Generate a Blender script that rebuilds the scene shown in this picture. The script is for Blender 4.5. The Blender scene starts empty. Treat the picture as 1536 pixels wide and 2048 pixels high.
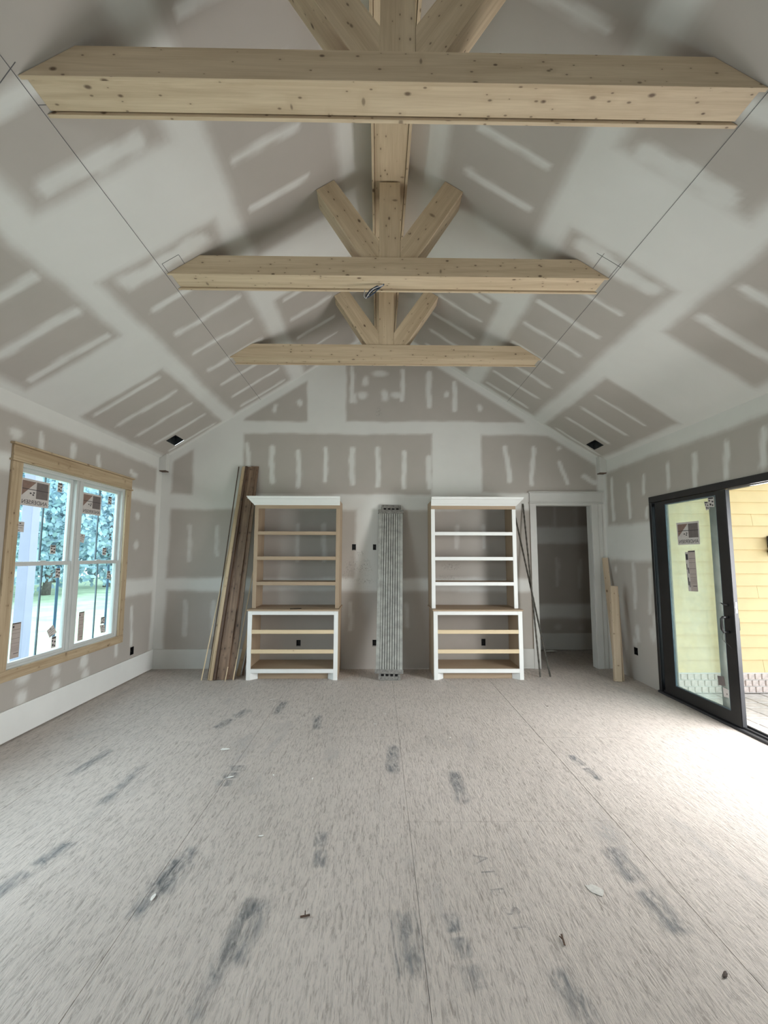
import bpy, bmesh, math, random
import numpy as np
from mathutils import Vector, Matrix

random.seed(7)
rng = np.random.RandomState(7)
SC = bpy.context.scene
COL = SC.collection

# ------------------------------------------------------------------ camera
cam_d = bpy.data.cameras.new('camera')
cam_d.sensor_fit = 'VERTICAL'
cam_d.sensor_height = 36.0
cam_d.sensor_width = 27.0
cam_d.lens = 870.2 / 2048 * 36.0
cam_d.clip_start = 0.02
cam_d.clip_end = 500
cam = bpy.data.objects.new('camera', cam_d)
COL.objects.link(cam)
_m = Matrix(((0.99990411, -0.00372602, -0.0133378, 0.0),
             (-0.01364099, -0.09890575, -0.9950033, -5.949),
             (0.00238822, 0.99508983, -0.09894709, 1.5),
             (0, 0, 0, 1)))
cam.matrix_world = _m
SC.camera = cam

# ------------------------------------------------------------------ world, lights, exposure
SC.view_settings.view_transform = 'Standard'
SC.view_settings.look = 'None'
SC.view_settings.gamma = 1.0
SC.view_settings.use_curve_mapping = False
SC.view_settings.exposure = 0.57
SC.cycles.max_bounces = 12
SC.cycles.diffuse_bounces = 7
SC.cycles.transparent_max_bounces = 12
SC.cycles.use_denoising = True
SC.cycles.sample_clamp_indirect = 8.0

W = bpy.data.worlds.new('overcast_sky')
SC.world = W
W.use_nodes = True
nt = W.node_tree
nt.nodes.clear()
wo = nt.nodes.new('ShaderNodeOutputWorld')
wb = nt.nodes.new('ShaderNodeBackground')
wt = nt.nodes.new('ShaderNodeTexCoord')
ws = nt.nodes.new('ShaderNodeSeparateXYZ')
wr = nt.nodes.new('ShaderNodeValToRGB')
wr.color_ramp.elements[0].position = 0.0
wr.color_ramp.elements[0].color = (0.86, 0.95, 1.0, 1)
wr.color_ramp.elements[1].position = 0.9
wr.color_ramp.elements[1].color = (0.80, 0.92, 1.0, 1)
nt.links.new(wt.outputs['Generated'], ws.inputs[0])
nt.links.new(ws.outputs['Z'], wr.inputs[0])
nt.links.new(wr.outputs[0], wb.inputs[0])
wb.inputs[1].default_value = 3.3
nt.links.new(wb.outputs[0], wo.inputs[0])


def area_light(name, loc, direction, sx, sy, power, color=(1, 1, 1)):
    d = bpy.data.lights.new(name, 'AREA')
    d.shape = 'RECTANGLE'
    d.size, d.size_y = sx, sy
    d.energy = power
    d.color = color
    o = bpy.data.objects.new(name, d)
    COL.objects.link(o)
    o.location = loc
    o.rotation_euler = Vector(direction).to_track_quat('-Z', 'Y').to_euler()
    return o


# area lamps: patio door daylight, plus one added at an unseen left window
area_light('daylight_patio_door', (3.5, -3.05, 1.35), (-1, 0.0, -0.42), 1.5, 1.7, 98, (1.0, 0.985, 0.97))
area_light('added_side_daylight', (-3.25, -4.1, 1.5), (1, 0.1, -0.6), 1.6, 1.5, 45, (0.92, 0.97, 1.0))

# ------------------------------------------------------------------ room constants (metres)
XL, XR = -2.978, 3.143
XC = 0.0825
ZE, MS = 2.81, 0.64
YR = -9.2            # rear wall, behind the camera


def zr(x):
    return ZE + MS * (XR - XC - abs(x - XC))


ZA = zr(XC)


# ------------------------------------------------------------------ materials
def new_mat(name):
    m = bpy.data.materials.new(name)
    m.use_nodes = True
    n = m.node_tree.nodes
    n.clear()
    o = n.new('ShaderNodeOutputMaterial')
    b = n.new('ShaderNodeBsdfPrincipled')
    m.node_tree.links.new(b.outputs[0], o.inputs[0])
    return m, m.node_tree, b


def mixrgb(t, fac, a, b, blend='MIX'):
    x = t.nodes.new('ShaderNodeMix')
    x.data_type = 'RGBA'
    x.blend_type = blend
    for s, v in ((0, fac), (6, a), (7, b)):
        if hasattr(v, 'is_linked') or hasattr(v, 'links'):
            t.links.new(v, x.inputs[s])
        else:
            x.inputs[s].default_value = v if s == 0 else (*v, 1)
    return x.outputs[2]


def math_n(t, op, a, b=None, clamp=False):
    x = t.nodes.new('ShaderNodeMath')
    x.operation = op
    x.use_clamp = clamp
    for i, v in enumerate((a, b)):
        if v is None:
            continue
        if isinstance(v, (int, float)):
            x.inputs[i].default_value = v
        else:
            t.links.new(v, x.inputs[i])
    return x.outputs[0]


def noise(t, coord, scale, detail=4, rough=0.55, mapscale=None, dist=0.0, rot=None, loc=None):
    if mapscale is not None or rot is not None:
        mp = t.nodes.new('ShaderNodeMapping')
        if mapscale is not None:
            mp.inputs['Scale'].default_value = mapscale
        if rot is not None:
            mp.inputs['Rotation'].default_value = rot
        if loc is not None:
            mp.inputs['Location'].default_value = loc
        t.links.new(coord, mp.inputs[0])
        coord = mp.outputs[0]
    x = t.nodes.new('ShaderNodeTexNoise')
    x.inputs['Scale'].default_value = scale
    x.inputs['Detail'].default_value = detail
    x.inputs['Roughness'].default_value = rough
    x.inputs['Distortion'].default_value = dist
    t.links.new(coord, x.inputs['Vector'])
    return x.outputs['Fac']


def ramp(t, fac, stops):
    x = t.nodes.new('ShaderNodeValToRGB')
    e = x.color_ramp.elements
    while len(e) > 1:
        e.remove(e[-1])
    e[0].position = stops[0][0]
    e[0].color = (*stops[0][1], 1)
    for p, c in stops[1:]:
        k = e.new(p)
        k.color = (*c, 1)
    t.links.new(fac, x.inputs[0])
    return x.outputs[0]


def bump(t, h, strength, distance, b):
    x = t.nodes.new('ShaderNodeBump')
    x.inputs['Strength'].default_value = strength
    x.inputs['Distance'].default_value = distance
    t.links.new(h, x.inputs['Height'])
    t.links.new(x.outputs[0], b.inputs['Normal'])


def coords(t, kind='Object'):
    return t.nodes.new('ShaderNodeTexCoord').outputs[kind]


def mat_plain(name, col, rough=0.6, metal=0.0, var=0.08, nscale=6.0, bmp=0.0):
    m, t, b = new_mat(name)
    c = coords(t)
    n = noise(t, c, nscale, 3)
    lo = tuple(v * (1 - var) for v in col)
    hi = tuple(min(1, v * (1 + var)) for v in col)
    t.links.new(ramp(t, n, [(0.3, lo), (0.7, hi)]), b.inputs['Base Color'])
    b.inputs['Roughness'].default_value = rough
    b.inputs['Metallic'].default_value = metal
    if bmp:
        bump(t, noise(t, c, 60, 3), bmp, 0.002, b)
    return m


def mat_drywall():
    m, t, b = new_mat('taped_drywall')
    c = coords(t)
    at = t.nodes.new('ShaderNodeAttribute')
    at.attribute_name = 'bare'
    n1 = noise(t, c, 1.6, 4, 0.6)
    n2 = noise(t, c, 14, 4, 0.6)
    paper = ramp(t, n1, [(0.3, (0.425, 0.395, 0.36)), (0.7, (0.465, 0.43, 0.395))])
    mud = ramp(t, n1, [(0.3, (0.665, 0.665, 0.64)), (0.7, (0.715, 0.715, 0.69))])
    # feathered joint compound lets some paper through
    f = math_n(t, 'ADD', at.outputs['Fac'], math_n(t, 'MULTIPLY', math_n(t, 'SUBTRACT', n2, 0.5), math_n(t, 'MULTIPLY', math_n(t, 'MULTIPLY', at.outputs['Fac'], math_n(t, 'SUBTRACT', 1.0, at.outputs['Fac'])), 1.4)), clamp=True)
    col = mixrgb(t, f, mud, paper)
    sc = t.nodes.new('ShaderNodeAttribute')
    sc.attribute_name = 'scuff'
    n3 = noise(t, c, 40, 3, 0.6, dist=1.5)
    k = math_n(t, 'MULTIPLY', sc.outputs['Fac'], math_n(t, 'GREATER_THAN', n3, 0.56))
    col = mixrgb(t, math_n(t, 'MULTIPLY', k, 0.35), col, (0.12, 0.11, 0.10))
    t.links.new(col, b.inputs['Base Color'])
    r = t.nodes.new('ShaderNodeMapRange')
    r.inputs['To Min'].default_value = 0.55
    r.inputs['To Max'].default_value = 0.9
    t.links.new(f, r.inputs['Value'])
    t.links.new(r.outputs[0], b.inputs['Roughness'])
    b.inputs['Specular IOR Level'].default_value = 0.35
    bump(t, n2, 0.08, 0.004, b)
    return m


def mat_wood(name, light, dark, knot, knots=True, rough=0.6, contrast=1.0, kth=0.5):
    m, t, b = new_mat(name)
    uv = coords(t, 'UV')
    g1 = noise(t, uv, 1.0, 5, 0.6, (0.9, 16, 1), 0.6)
    g2 = noise(t, uv, 1.0, 3, 0.6, (4, 130, 1), 0.2)
    g = math_n(t, 'ADD', math_n(t, 'MULTIPLY', g1, 0.75), math_n(t, 'MULTIPLY', g2, 0.25))
    col = ramp(t, g, [(0.5 - 0.17 / contrast, dark), (0.5 + 0.12 / contrast, light)])
    if knots:
        warp = noise(t, uv, 1.0, 2, 0.5, (6, 14, 1))
        for (su, sv_, gap, szm, loc, amt) in ((4.0, 7.0, kth, 1.0, (0, 0, 0), .85), (9.0, 17.0, kth + .1, 1.25, (3.3, 1.7, 0), .7), (5.5, 2.6, kth + .25, .9, (7.1, 4.2, 0), .6)):
            mp = t.nodes.new('ShaderNodeMapping')
            mp.inputs['Scale'].default_value = (su, sv_, 1)
            mp.inputs['Location'].default_value = loc
            t.links.new(uv, mp.inputs[0])
            v = t.nodes.new('ShaderNodeTexVoronoi')
            v.voronoi_dimensions = '2D'
            v.inputs['Scale'].default_value = 1.0
            t.links.new(mp.outputs[0], v.inputs['Vector'])
            sp = t.nodes.new('ShaderNodeSeparateColor')
            t.links.new(v.outputs['Color'], sp.inputs[0])
            gate = math_n(t, 'GREATER_THAN', sp.outputs[0], gap)
            size = math_n(t, 'MULTIPLY', math_n(t, 'ADD', math_n(t, 'MULTIPLY', sp.outputs[1], 0.06), 0.022), szm)
            dd_ = math_n(t, 'ADD', v.outputs['Distance'], math_n(t, 'MULTIPLY', math_n(t, 'SUBTRACT', warp, 0.5), 0.06))
            d = math_n(t, 'DIVIDE', dd_, size)
            core = t.nodes.new('ShaderNodeMapRange')
            core.inputs['From Min'].default_value = 1.2
            core.inputs['From Max'].default_value = 0.5
            t.links.new(d, core.inputs['Value'])
            halo = t.nodes.new('ShaderNodeMapRange')
            halo.inputs['From Min'].default_value = 4.5
            halo.inputs['From Max'].default_value = 0.8
            t.links.new(d, halo.inputs['Value'])
            col = mixrgb(t, math_n(t, 'MULTIPLY', math_n(t, 'MULTIPLY', halo.outputs[0], gate), 0.4), col, dark)
            col = mixrgb(t, math_n(t, 'MULTIPLY', math_n(t, 'MULTIPLY', core.outputs[0], gate), amt), col, knot)
    t.links.new(col, b.inputs['Base Color'])
    b.inputs['Roughness'].default_value = rough
    bump(t, g, 0.12, 0.002, b)
    return m


def mat_subfloor():
    m, t, b = new_mat('oriented_strand_subfloor')
    c = coords(t)
    sv = noise(t, c, 1.0, 5, 0.65, (70, 8.5, 1), 1.4)       # long fibres along the room
    sd = noise(t, c, 1.0, 4, 0.65, (78, 15, 1), 1.2, (0, 0, 0.4))
    bl = noise(t, c, 0.7, 4, 0.6)
    bs = noise(t, c, 1.0, 3, 0.6, (3.2, 1.1, 1), 0.5)
    base = ramp(t, bl, [(0.3, (0.47, 0.425, 0.39)), (0.5, (0.52, 0.47, 0.435)), (0.7, (0.56, 0.505, 0.47))])
    s = math_n(t, 'MULTIPLY', sv, sd)
    fine = ramp(t, s, [(0.13, (0.57, 0.56, 0.545)), (0.25, (1.0, 1.0, 1.0)), (0.40, (1.13, 1.12, 1.10))])
    col = mixrgb(t, 1.0, base, fine, 'MULTIPLY')
    f = t.nodes.new('ShaderNodeMapRange')
    f.inputs['From Min'].default_value = 0.60
    f.inputs['From Max'].default_value = 0.75
    f.inputs['To Max'].default_value = 0.45
    t.links.new(bs, f.inputs['Value'])
    col = mixrgb(t, math_n(t, 'MULTIPLY', f.outputs[0], math_n(t, 'GREATER_THAN', sv, 0.48)), col, (0.20, 0.215, 0.23))
    t.links.new(col, b.inputs['Base Color'])
    b.inputs['Roughness'].default_value = 0.62
    b.inputs['Specular IOR Level'].default_value = 0.4
    bump(t, s, 0.75, 0.012, b)
    return m


def mat_stamp(strength=0.75, soft=True):
    m, t, b = new_mat('faded_blue_ink')
    c = coords(t)
    n = noise(t, c, 1.0, 4, 0.7, (34, 9, 1), 0.8)
    f = t.nodes.new('ShaderNodeMapRange')
    f.inputs['From Min'].default_value = 0.36
    f.inputs['From Max'].default_value = 0.68
    f.inputs['To Max'].default_value = strength
    t.links.new(n, f.inputs['Value'])
    b.inputs['Base Color'].default_value = (0.15, 0.18, 0.205, 1)
    b.inputs['Roughness'].default_value = 0.7
    if soft:
        sx = t.nodes.new('ShaderNodeSeparateXYZ')
        t.links.new(coords(t, 'UV'), sx.inputs[0])
        e = None
        for ch, wd in (('X', 0.12), ('Y', 0.38)):
            q = math_n(t, 'MULTIPLY', math_n(t, 'MULTIPLY', sx.outputs[ch], math_n(t, 'SUBTRACT', 1.0, sx.outputs[ch])), 1.0 / (wd * (1 - wd)), clamp=True)
            e = q if e is None else math_n(t, 'MULTIPLY', e, q)
        t.links.new(math_n(t, 'MULTIPLY', f.outputs[0], e), b.inputs['Alpha'])
    else:
        t.links.new(f.outputs[0], b.inputs['Alpha'])
    return m


def mat_glass(name, tint, refl=0.07, dust=0.0, dustcol=(0.8, 0.85, 0.8)):
    m = bpy.data.materials.new(name)
    m.use_nodes = True
    t = m.node_tree
    t.nodes.clear()
    o = t.nodes.new('ShaderNodeOutputMaterial')
    tr = t.nodes.new('ShaderNodeBsdfTransparent')
    tr.inputs[0].default_value = (*tint, 1)
    gl = t.nodes.new('ShaderNodeBsdfGlossy')
    gl.inputs['Roughness'].default_value = 0.01
    lw = t.nodes.new('ShaderNodeLayerWeight')
    lw.inputs['Blend'].default_value = 0.5
    mx = t.nodes.new('ShaderNodeMixShader')
    sch = math_n(t, 'ADD', math_n(t, 'MULTIPLY', math_n(t, 'POWER', lw.outputs['Facing'], 5.0), 0.9), refl * 0.5)
    t.links.new(sch, mx.inputs[0])
    t.links.new(tr.outputs[0], mx.inputs[1])
    t.links.new(gl.outputs[0], mx.inputs[2])
    out = mx.outputs[0]
    if dust:
        df = t.nodes.new('ShaderNodeBsdfDiffuse')
        df.inputs[0].default_value = (*dustcol, 1)
        tl = t.nodes.new('ShaderNodeBsdfTranslucent')
        tl.inputs[0].default_value = (*dustcol, 1)
        ad = t.nodes.new('ShaderNodeMixShader')
        ad.inputs[0].default_value = 0.6
        t.links.new(df.outputs[0], ad.inputs[1])
        t.links.new(tl.outputs[0], ad.inputs[2])
        c = coords(t)
        n = noise(t, c, 5, 5, 0.7)
        m2 = t.nodes.new('ShaderNodeMixShader')
        t.links.new(math_n(t, 'MULTIPLY', n, dust * 2), m2.inputs[0])
        t.links.new(out, m2.inputs[1])
        t.links.new(ad.outputs[0], m2.inputs[2])
        out = m2.outputs[0]
    t.links.new(out, o.inputs[0])
    return m


M = {}
M['dry'] = mat_drywall()
M['spruce'] = mat_wood('spruce_timber', (0.655, 0.53, 0.37), (0.475, 0.36, 0.235), (0.085, 0.045, 0.025))
M['pine_trim'] = mat_wood('pine_trim', (0.53, 0.415, 0.275), (0.37, 0.27, 0.165), (0.12, 0.07, 0.04), kth=0.55, contrast=1.3)
M['pine_rail'] = mat_wood('pine_rail', (0.72, 0.585, 0.39), (0.62, 0.49, 0.31), (0.3, 0.18, 0.1), kth=0.93)
M['stained'] = mat_wood('dark_stained_pine', (0.25, 0.165, 0.11), (0.085, 0.05, 0.032), (0.02, 0.012, 0.008), kth=0.3, contrast=1.25)
M['stained_dark'] = mat_wood('darker_stained_pine', (0.12, 0.07, 0.045), (0.06, 0.036, 0.024), (0.02, 0.012, 0.01), kth=0.6)
M['ply'] = mat_wood('birch_plywood', (0.40, 0.30, 0.205), (0.335, 0.245, 0.165), (0.2, 0.12, 0.07), knots=False)
M['stud'] = mat_wood('framing_lumber', (0.57, 0.46, 0.34), (0.46, 0.36, 0.25), (0.12, 0.065, 0.035), kth=0.5)
M['subfloor'] = mat_subfloor()
M['ink'] = mat_stamp(0.62)
M['ink_letter'] = mat_stamp(0.45, False)
M['white'] = mat_plain('primed_white_paint', (0.80, 0.81, 0.795), 0.45, 0, 0.03, 3)
M['primer'] = mat_plain('grey_white_primer', (0.60, 0.60, 0.575), 0.5, 0, 0.04, 3)
M['sash'] = mat_plain('white_vinyl_frame', (0.60, 0.62, 0.61), 0.4, 0, 0.03, 4)
M['black'] = mat_plain('black_aluminium', (0.012, 0.012, 0.013), 0.35, 0, 0.2, 9)
M['blackin'] = mat_plain('satin_charcoal_edge', (0.03, 0.03, 0.034), 0.6, 0, 0.1, 9)
M['greyblue'] = mat_plain('grey_blue_frame', (0.10, 0.145, 0.18), 0.4, 0, 0.25, 7)  # on the outer door frame this colour holds its sky reflection
M['metal'] = mat_plain('galvanised_metal', (0.55, 0.56, 0.56), 0.3, 1.0, 0.1, 8)
M['chrome'] = mat_plain('bright_lock_metal', (0.75, 0.75, 0.76), 0.2, 1.0, 0.05, 8)
M['box'] = mat_plain('black_plastic_box', (0.008, 0.008, 0.009), 0.5, 0, 0.3, 30)
M['boxblue'] = mat_plain('dark_grey_duct', (0.02, 0.024, 0.026), 0.5, 0, 0.6, 20)
M['pencil'] = mat_plain('graphite_line', (0.10, 0.10, 0.105), 0.7, 0, 0.2, 30)
M['alu'] = mat_plain('weathered_aluminium', (0.33, 0.335, 0.31), 0.55, 0.25, 0.22, 14)
M['alu_dark'] = mat_plain('worn_grey_casting', (0.20, 0.195, 0.18), 0.6, 0.2, 0.35, 30)
M['rod'] = mat_plain('oxidised_steel', (0.085, 0.08, 0.068), 0.6, 0.4, 0.5, 22)
M['wire'] = mat_plain('dark_blue_cable', (0.03, 0.05, 0.085), 0.4, 0, 0.4, 60)
M['wirew'] = mat_plain('pale_wire', (0.55, 0.57, 0.6), 0.4, 0, 0.1, 60)
M['plaster'] = mat_plain('dried_compound', (0.78, 0.78, 0.75), 0.8, 0, 0.05, 60)
M['splatter'] = mat_plain('thin_compound_splat', (0.56, 0.55, 0.52), 0.8, 0, 0.12, 60)
M['dirt'] = mat_plain('dark_debris', (0.07, 0.05, 0.04), 0.8, 0, 0.3, 60)
M['paper'] = mat_plain('label_paper', (0.62, 0.58, 0.56), 0.7, 0, 0.05, 20)
M['paper_tan'] = mat_plain('tan_label_paper', (0.48, 0.41, 0.38), 0.7, 0, 0.05, 20)
M['print_brown'] = mat_plain('brown_print', (0.26, 0.17, 0.14), 0.7, 0, 0.1, 40)
M['print_taupe'] = mat_plain('taupe_print', (0.17, 0.145, 0.14), 0.7, 0, 0.1, 40)
M['print_ink'] = mat_plain('black_print', (0.05, 0.045, 0.05), 0.7, 0, 0.1, 40)
M['siding'] = mat_plain('yellow_painted_siding', (0.69, 0.52, 0.275), 0.6, 0, 0.04, 5, 0.15)
M['brick'] = mat_plain('whitewashed_brick', (0.60, 0.50, 0.46), 0.85, 0, 0.25, 22, 0.4)
M['mortar'] = mat_plain('pale_mortar', (0.66, 0.63, 0.60), 0.9, 0, 0.1, 30)
M['paver'] = mat_plain('pale_brick_paver', (0.60, 0.55, 0.53), 0.8, 0, 0.15, 16, 0.3)
M['joint'] = mat_plain('dark_paver_joint', (0.16, 0.14, 0.13), 0.9, 0, 0.2, 30)
M['lawn'] = mat_plain('pale_lawn', (0.36, 0.46, 0.30), 0.9, 0, 0.25, 1.2)
M['leaf'] = mat_plain('hazed_foliage', (0.32, 0.46, 0.52), 0.6, 0, 0.25, 1.2)  # pale blue haze mixed into the leaf colour
M['bark'] = mat_plain('grey_bark', (0.15, 0.13, 0.12), 0.9, 0, 0.3, 12)
M['post'] = mat_plain('lilac_white_post', (0.26, 0.26, 0.35), 0.6, 0, 0.04, 4)
M['blue'] = mat_plain('blue_film', (0.08, 0.19, 0.33), 0.4, 0, 0.1, 9)
M['lamp_black'] = mat_plain('bronze_sconce', (0.05, 0.035, 0.03), 0.4, 0.4, 0.2, 30)
M['glass'] = mat_glass('window_glass', (0.90, 0.965, 0.98))
M['glass_door'] = mat_glass('patio_door_glass', (0.93, 0.955, 0.92), dust=0.16, dustcol=(0.85, 0.88, 0.80))


# ------------------------------------------------------------------ mesh helpers
def tag(o, label=None, cat=None, group=None, kind=None):
    if label:
        o['label'] = label
    if cat:
        o['category'] = cat
    if group:
        o['group'] = group
    if kind:
        o['kind'] = kind
    return o


def empty(name, loc=(0, 0, 0), **k):
    o = bpy.data.objects.new(name, None)
    o.empty_display_size = 0.1
    o.location = loc
    COL.objects.link(o)
    return tag(o, **k)


def finish(bm, name, mat, parent=None, axis='X', bevel=0.0, smooth=False, uv=True, **k):
    if bevel:
        bmesh.ops.bevel(bm, geom=list(bm.edges), offset=bevel, segments=1, affect='EDGES', profile=0.5)
    bmesh.ops.recalc_face_normals(bm, faces=list(bm.faces))
    if uv:
        ly = bm.loops.layers.uv.new('UVMap')
        a = Vector({'X': (1, 0, 0), 'Y': (0, 1, 0), 'Z': (0, 0, 1)}[axis]) if isinstance(axis, str) else Vector(axis).normalized()
        ou, ov = random.uniform(0, 40), random.uniform(0, 40)
        for f in bm.faces:
            n = f.normal
            b = n.cross(a)
            if b.length < 0.3:
                b = a.orthogonal().normalized()
                c = a.cross(b)
                for l in f.loops:
                    l[ly].uv = (l.vert.co.dot(b) * 0.3 + ou, l.vert.co.dot(c) + ov)
            else:
                b.normalize()
                k2 = round(abs(n.x) * 3 + abs(n.y) * 5 + abs(n.z) * 7)
                for l in f.loops:
                    l[ly].uv = (l.vert.co.dot(a) + ou + k2, l.vert.co.dot(b) + ov + k2)
    me = bpy.data.meshes.new(name)
    bm.to_mesh(me)
    bm.free()
    for mm in (mat if isinstance(mat, (list, tuple)) else [mat]):
        me.materials.append(M[mm] if isinstance(mm, str) else mm)
    if smooth:
        me.polygons.foreach_set('use_smooth', [True] * len(me.polygons))
    o = bpy.data.objects.new(name, me)
    COL.objects.link(o)
    if parent is not None:
        o.parent = parent
        o.matrix_parent_inverse = Matrix.Translation(parent.location).inverted() if parent.type == 'EMPTY' and parent.parent is None else Matrix.Identity(4)
    return tag(o, **k)


def bx(bm, x0, x1, y0, y1, z0, z1, mi=0):
    v = [bm.verts.new(p) for p in ((x0, y0, z0), (x1, y0, z0), (x1, y1, z0), (x0, y1, z0), (x0, y0, z1), (x1, y0, z1), (x1, y1, z1), (x0, y1, z1))]
    fs = []
    for q in ((0, 3, 2, 1), (4, 5, 6, 7), (0, 1, 5, 4), (1, 2, 6, 5), (2, 3, 7, 6), (3, 0, 4, 7)):
        f = bm.faces.new([v[i] for i in q])
        f.material_index = mi
        fs.append(f)
    return fs


def box(name, x0, x1, y0, y1, z0, z1, mat, parent=None, axis='X', bevel=0.002, **k):
    bm = bmesh.new()
    bx(bm, min(x0, x1), max(x0, x1), min(y0, y1), max(y0, y1), min(z0, z1), max(z0, z1))
    return finish(bm, name, mat, parent, axis, bevel, **k)


def prism(bm, pts, d0, d1, plane='XZ', mi=0):
    """extrude polygon pts in the plane between d0 and d1 of the remaining axis"""
    def P(p, d):
        return {'XZ': (p[0], d, p[1]), 'YZ': (d, p[0], p[1]), 'XY': (p[0], p[1], d)}[plane]
    a = [bm.verts.new(P(p, d0)) for p in pts]
    b = [bm.verts.new(P(p, d1)) for p in pts]
    n = len(pts)
    fs = [bm.faces.new(a), bm.faces.new(b[::-1])]
    for i in range(n):
        fs.append(bm.faces.new([a[i], b[i], b[(i + 1) % n], a[(i + 1) % n]]))
    for f in fs:
        f.material_index = mi
    return fs


def stick(bm, A, B, w, t, side=None):
    """box of section w x t running from A to B; `side` is the direction of w"""
    A, B = Vector(A), Vector(B)
    d = (B - A).normalized()
    s = Vector(side) if side else Vector((1, 0, 0))
    s = (s - s.dot(d) * d).normalized()
    u = d.cross(s).normalized()
    va = [bm.verts.new(A + s * (w * i) + u * (t * j)) for i, j in ((-.5, -.5), (.5, -.5), (.5, .5), (-.5, .5))]
    vb = [bm.verts.new(B + s * (w * i) + u * (t * j)) for i, j in ((-.5, -.5), (.5, -.5), (.5, .5), (-.5, .5))]
    bm.faces.new(va)
    bm.faces.new(vb[::-1])
    for i in range(4):
        bm.faces.new([va[i], vb[i], vb[(i + 1) % 4], va[(i + 1) % 4]])
    return d


def tube(bm, pts, r, seg=8):
    pts = [Vector(p) for p in pts]
    rings = []
    up = Vector((0.13, 0.31, 0.94)).normalized()
    for i, p in enumerate(pts):
        d = (pts[min(i + 1, len(pts) - 1)] - pts[max(i - 1, 0)]).normalized()
        a = d.cross(up).normalized()
        b = d.cross(a).normalized()
        rr = r[i] if isinstance(r, (list, tuple)) else r
        rings.append([bm.verts.new(p + a * rr * math.cos(2 * math.pi * k / seg) + b * rr * math.sin(2 * math.pi * k / seg)) for k in range(seg)])
    for i in range(len(rings) - 1):
        for k in range(seg):
            bm.faces.new([rings[i][k], rings[i][(k + 1) % seg], rings[i + 1][(k + 1) % seg], rings[i + 1][k]])
    bm.faces.new(rings[0][::-1])
    bm.faces.new(rings[-1])


# ------------------------------------------------------------------ drywall surfaces: joint compound and bare paper
def sstep(e0, e1, x):
    t = np.clip((x - e0) / (e1 - e0), 0, 1)
    return t * t * (3 - 2 * t)


def wob(u, v, s, amp, ph):
    return amp * (np.sin(u * 5.1 * s + v * 3.3 * s + ph) * .5 + np.sin(u * 13.7 * s - v * 9.1 * s + ph * 2.3) * .3 + np.sin(v * 23 * s + u * 17 * s + ph * 1.7) * .2)


def pattern(U, V, bare, strips, dabs=(), soft=0.035):
    """bare: (u0,u1,v0,v1[,soft]); strips: (u0,v0,u1,v1,halfwidth[,strength]); dabs: (u,v,ru,rv[,strength])"""
    B = np.zeros_like(U)
    for i, r in enumerate(bare):
        s = r[4] if len(r) > 4 else soft
        u = U + wob(U, V, 1, 0.014, i * 1.3)
        v = V + wob(V, U, 1, 0.014, i * 2.1 + 1)
        d = np.minimum(np.minimum(u - r[0], r[1] - u), np.minimum(v - r[2], r[3] - v))
        B = np.maximum(B, sstep(-s, s, d))
    S = np.zeros_like(U)
    for i, r in enumerate(strips):
        a = np.array(r[0:2]); b = np.array(r[2:4]); w = r[4] * (0.85 + 0.3 * ((i * 37) % 10) / 10)
        st = r[5] if len(r) > 5 else 0.88 + 0.1 * ((i * 53) % 10) / 10
        u = U + wob(V, U, 2.0, w * 0.35, i * 1.9)
        v = V + wob(U, V, 2.0, w * 0.35, i * 0.9)
        ab = b - a
        t = np.clip(((u - a[0]) * ab[0] + (v - a[1]) * ab[1]) / (ab @ ab), 0, 1)
        d = np.hypot(u - a[0] - t * ab[0], v - a[1] - t * ab[1])
        S = np.maximum(S, st * (1 - sstep(w * 0.5, w * 1.45, d)))
    for i, r in enumerate(dabs):
        st = r[4] if len(r) > 4 else 0.85
        u = U + wob(V, U, 3, 0.02, i)
        d = np.hypot((u - r[0]) / r[2], (V - r[1]) / r[3])
        S = np.maximum(S, st * (1 - sstep(0.5, 1.3, d)))
    return np.clip(B * (1 - S), 0, 1)


def axis_lines(a, b, step, marks=(), fine_from=None):
    n = max(2, int(round((b - a) / step)) + 1)
    g = np.linspace(a, b, n)
    for m_ in marks:
        i = np.argmin(np.abs(g - m_))
        if abs(g[i] - m_) < step * 0.5 and 0 < i < len(g) - 1:
            g[i] = m_
        else:
            g = np.sort(np.append(g, m_))
    return np.unique(np.round(g, 6))


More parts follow.
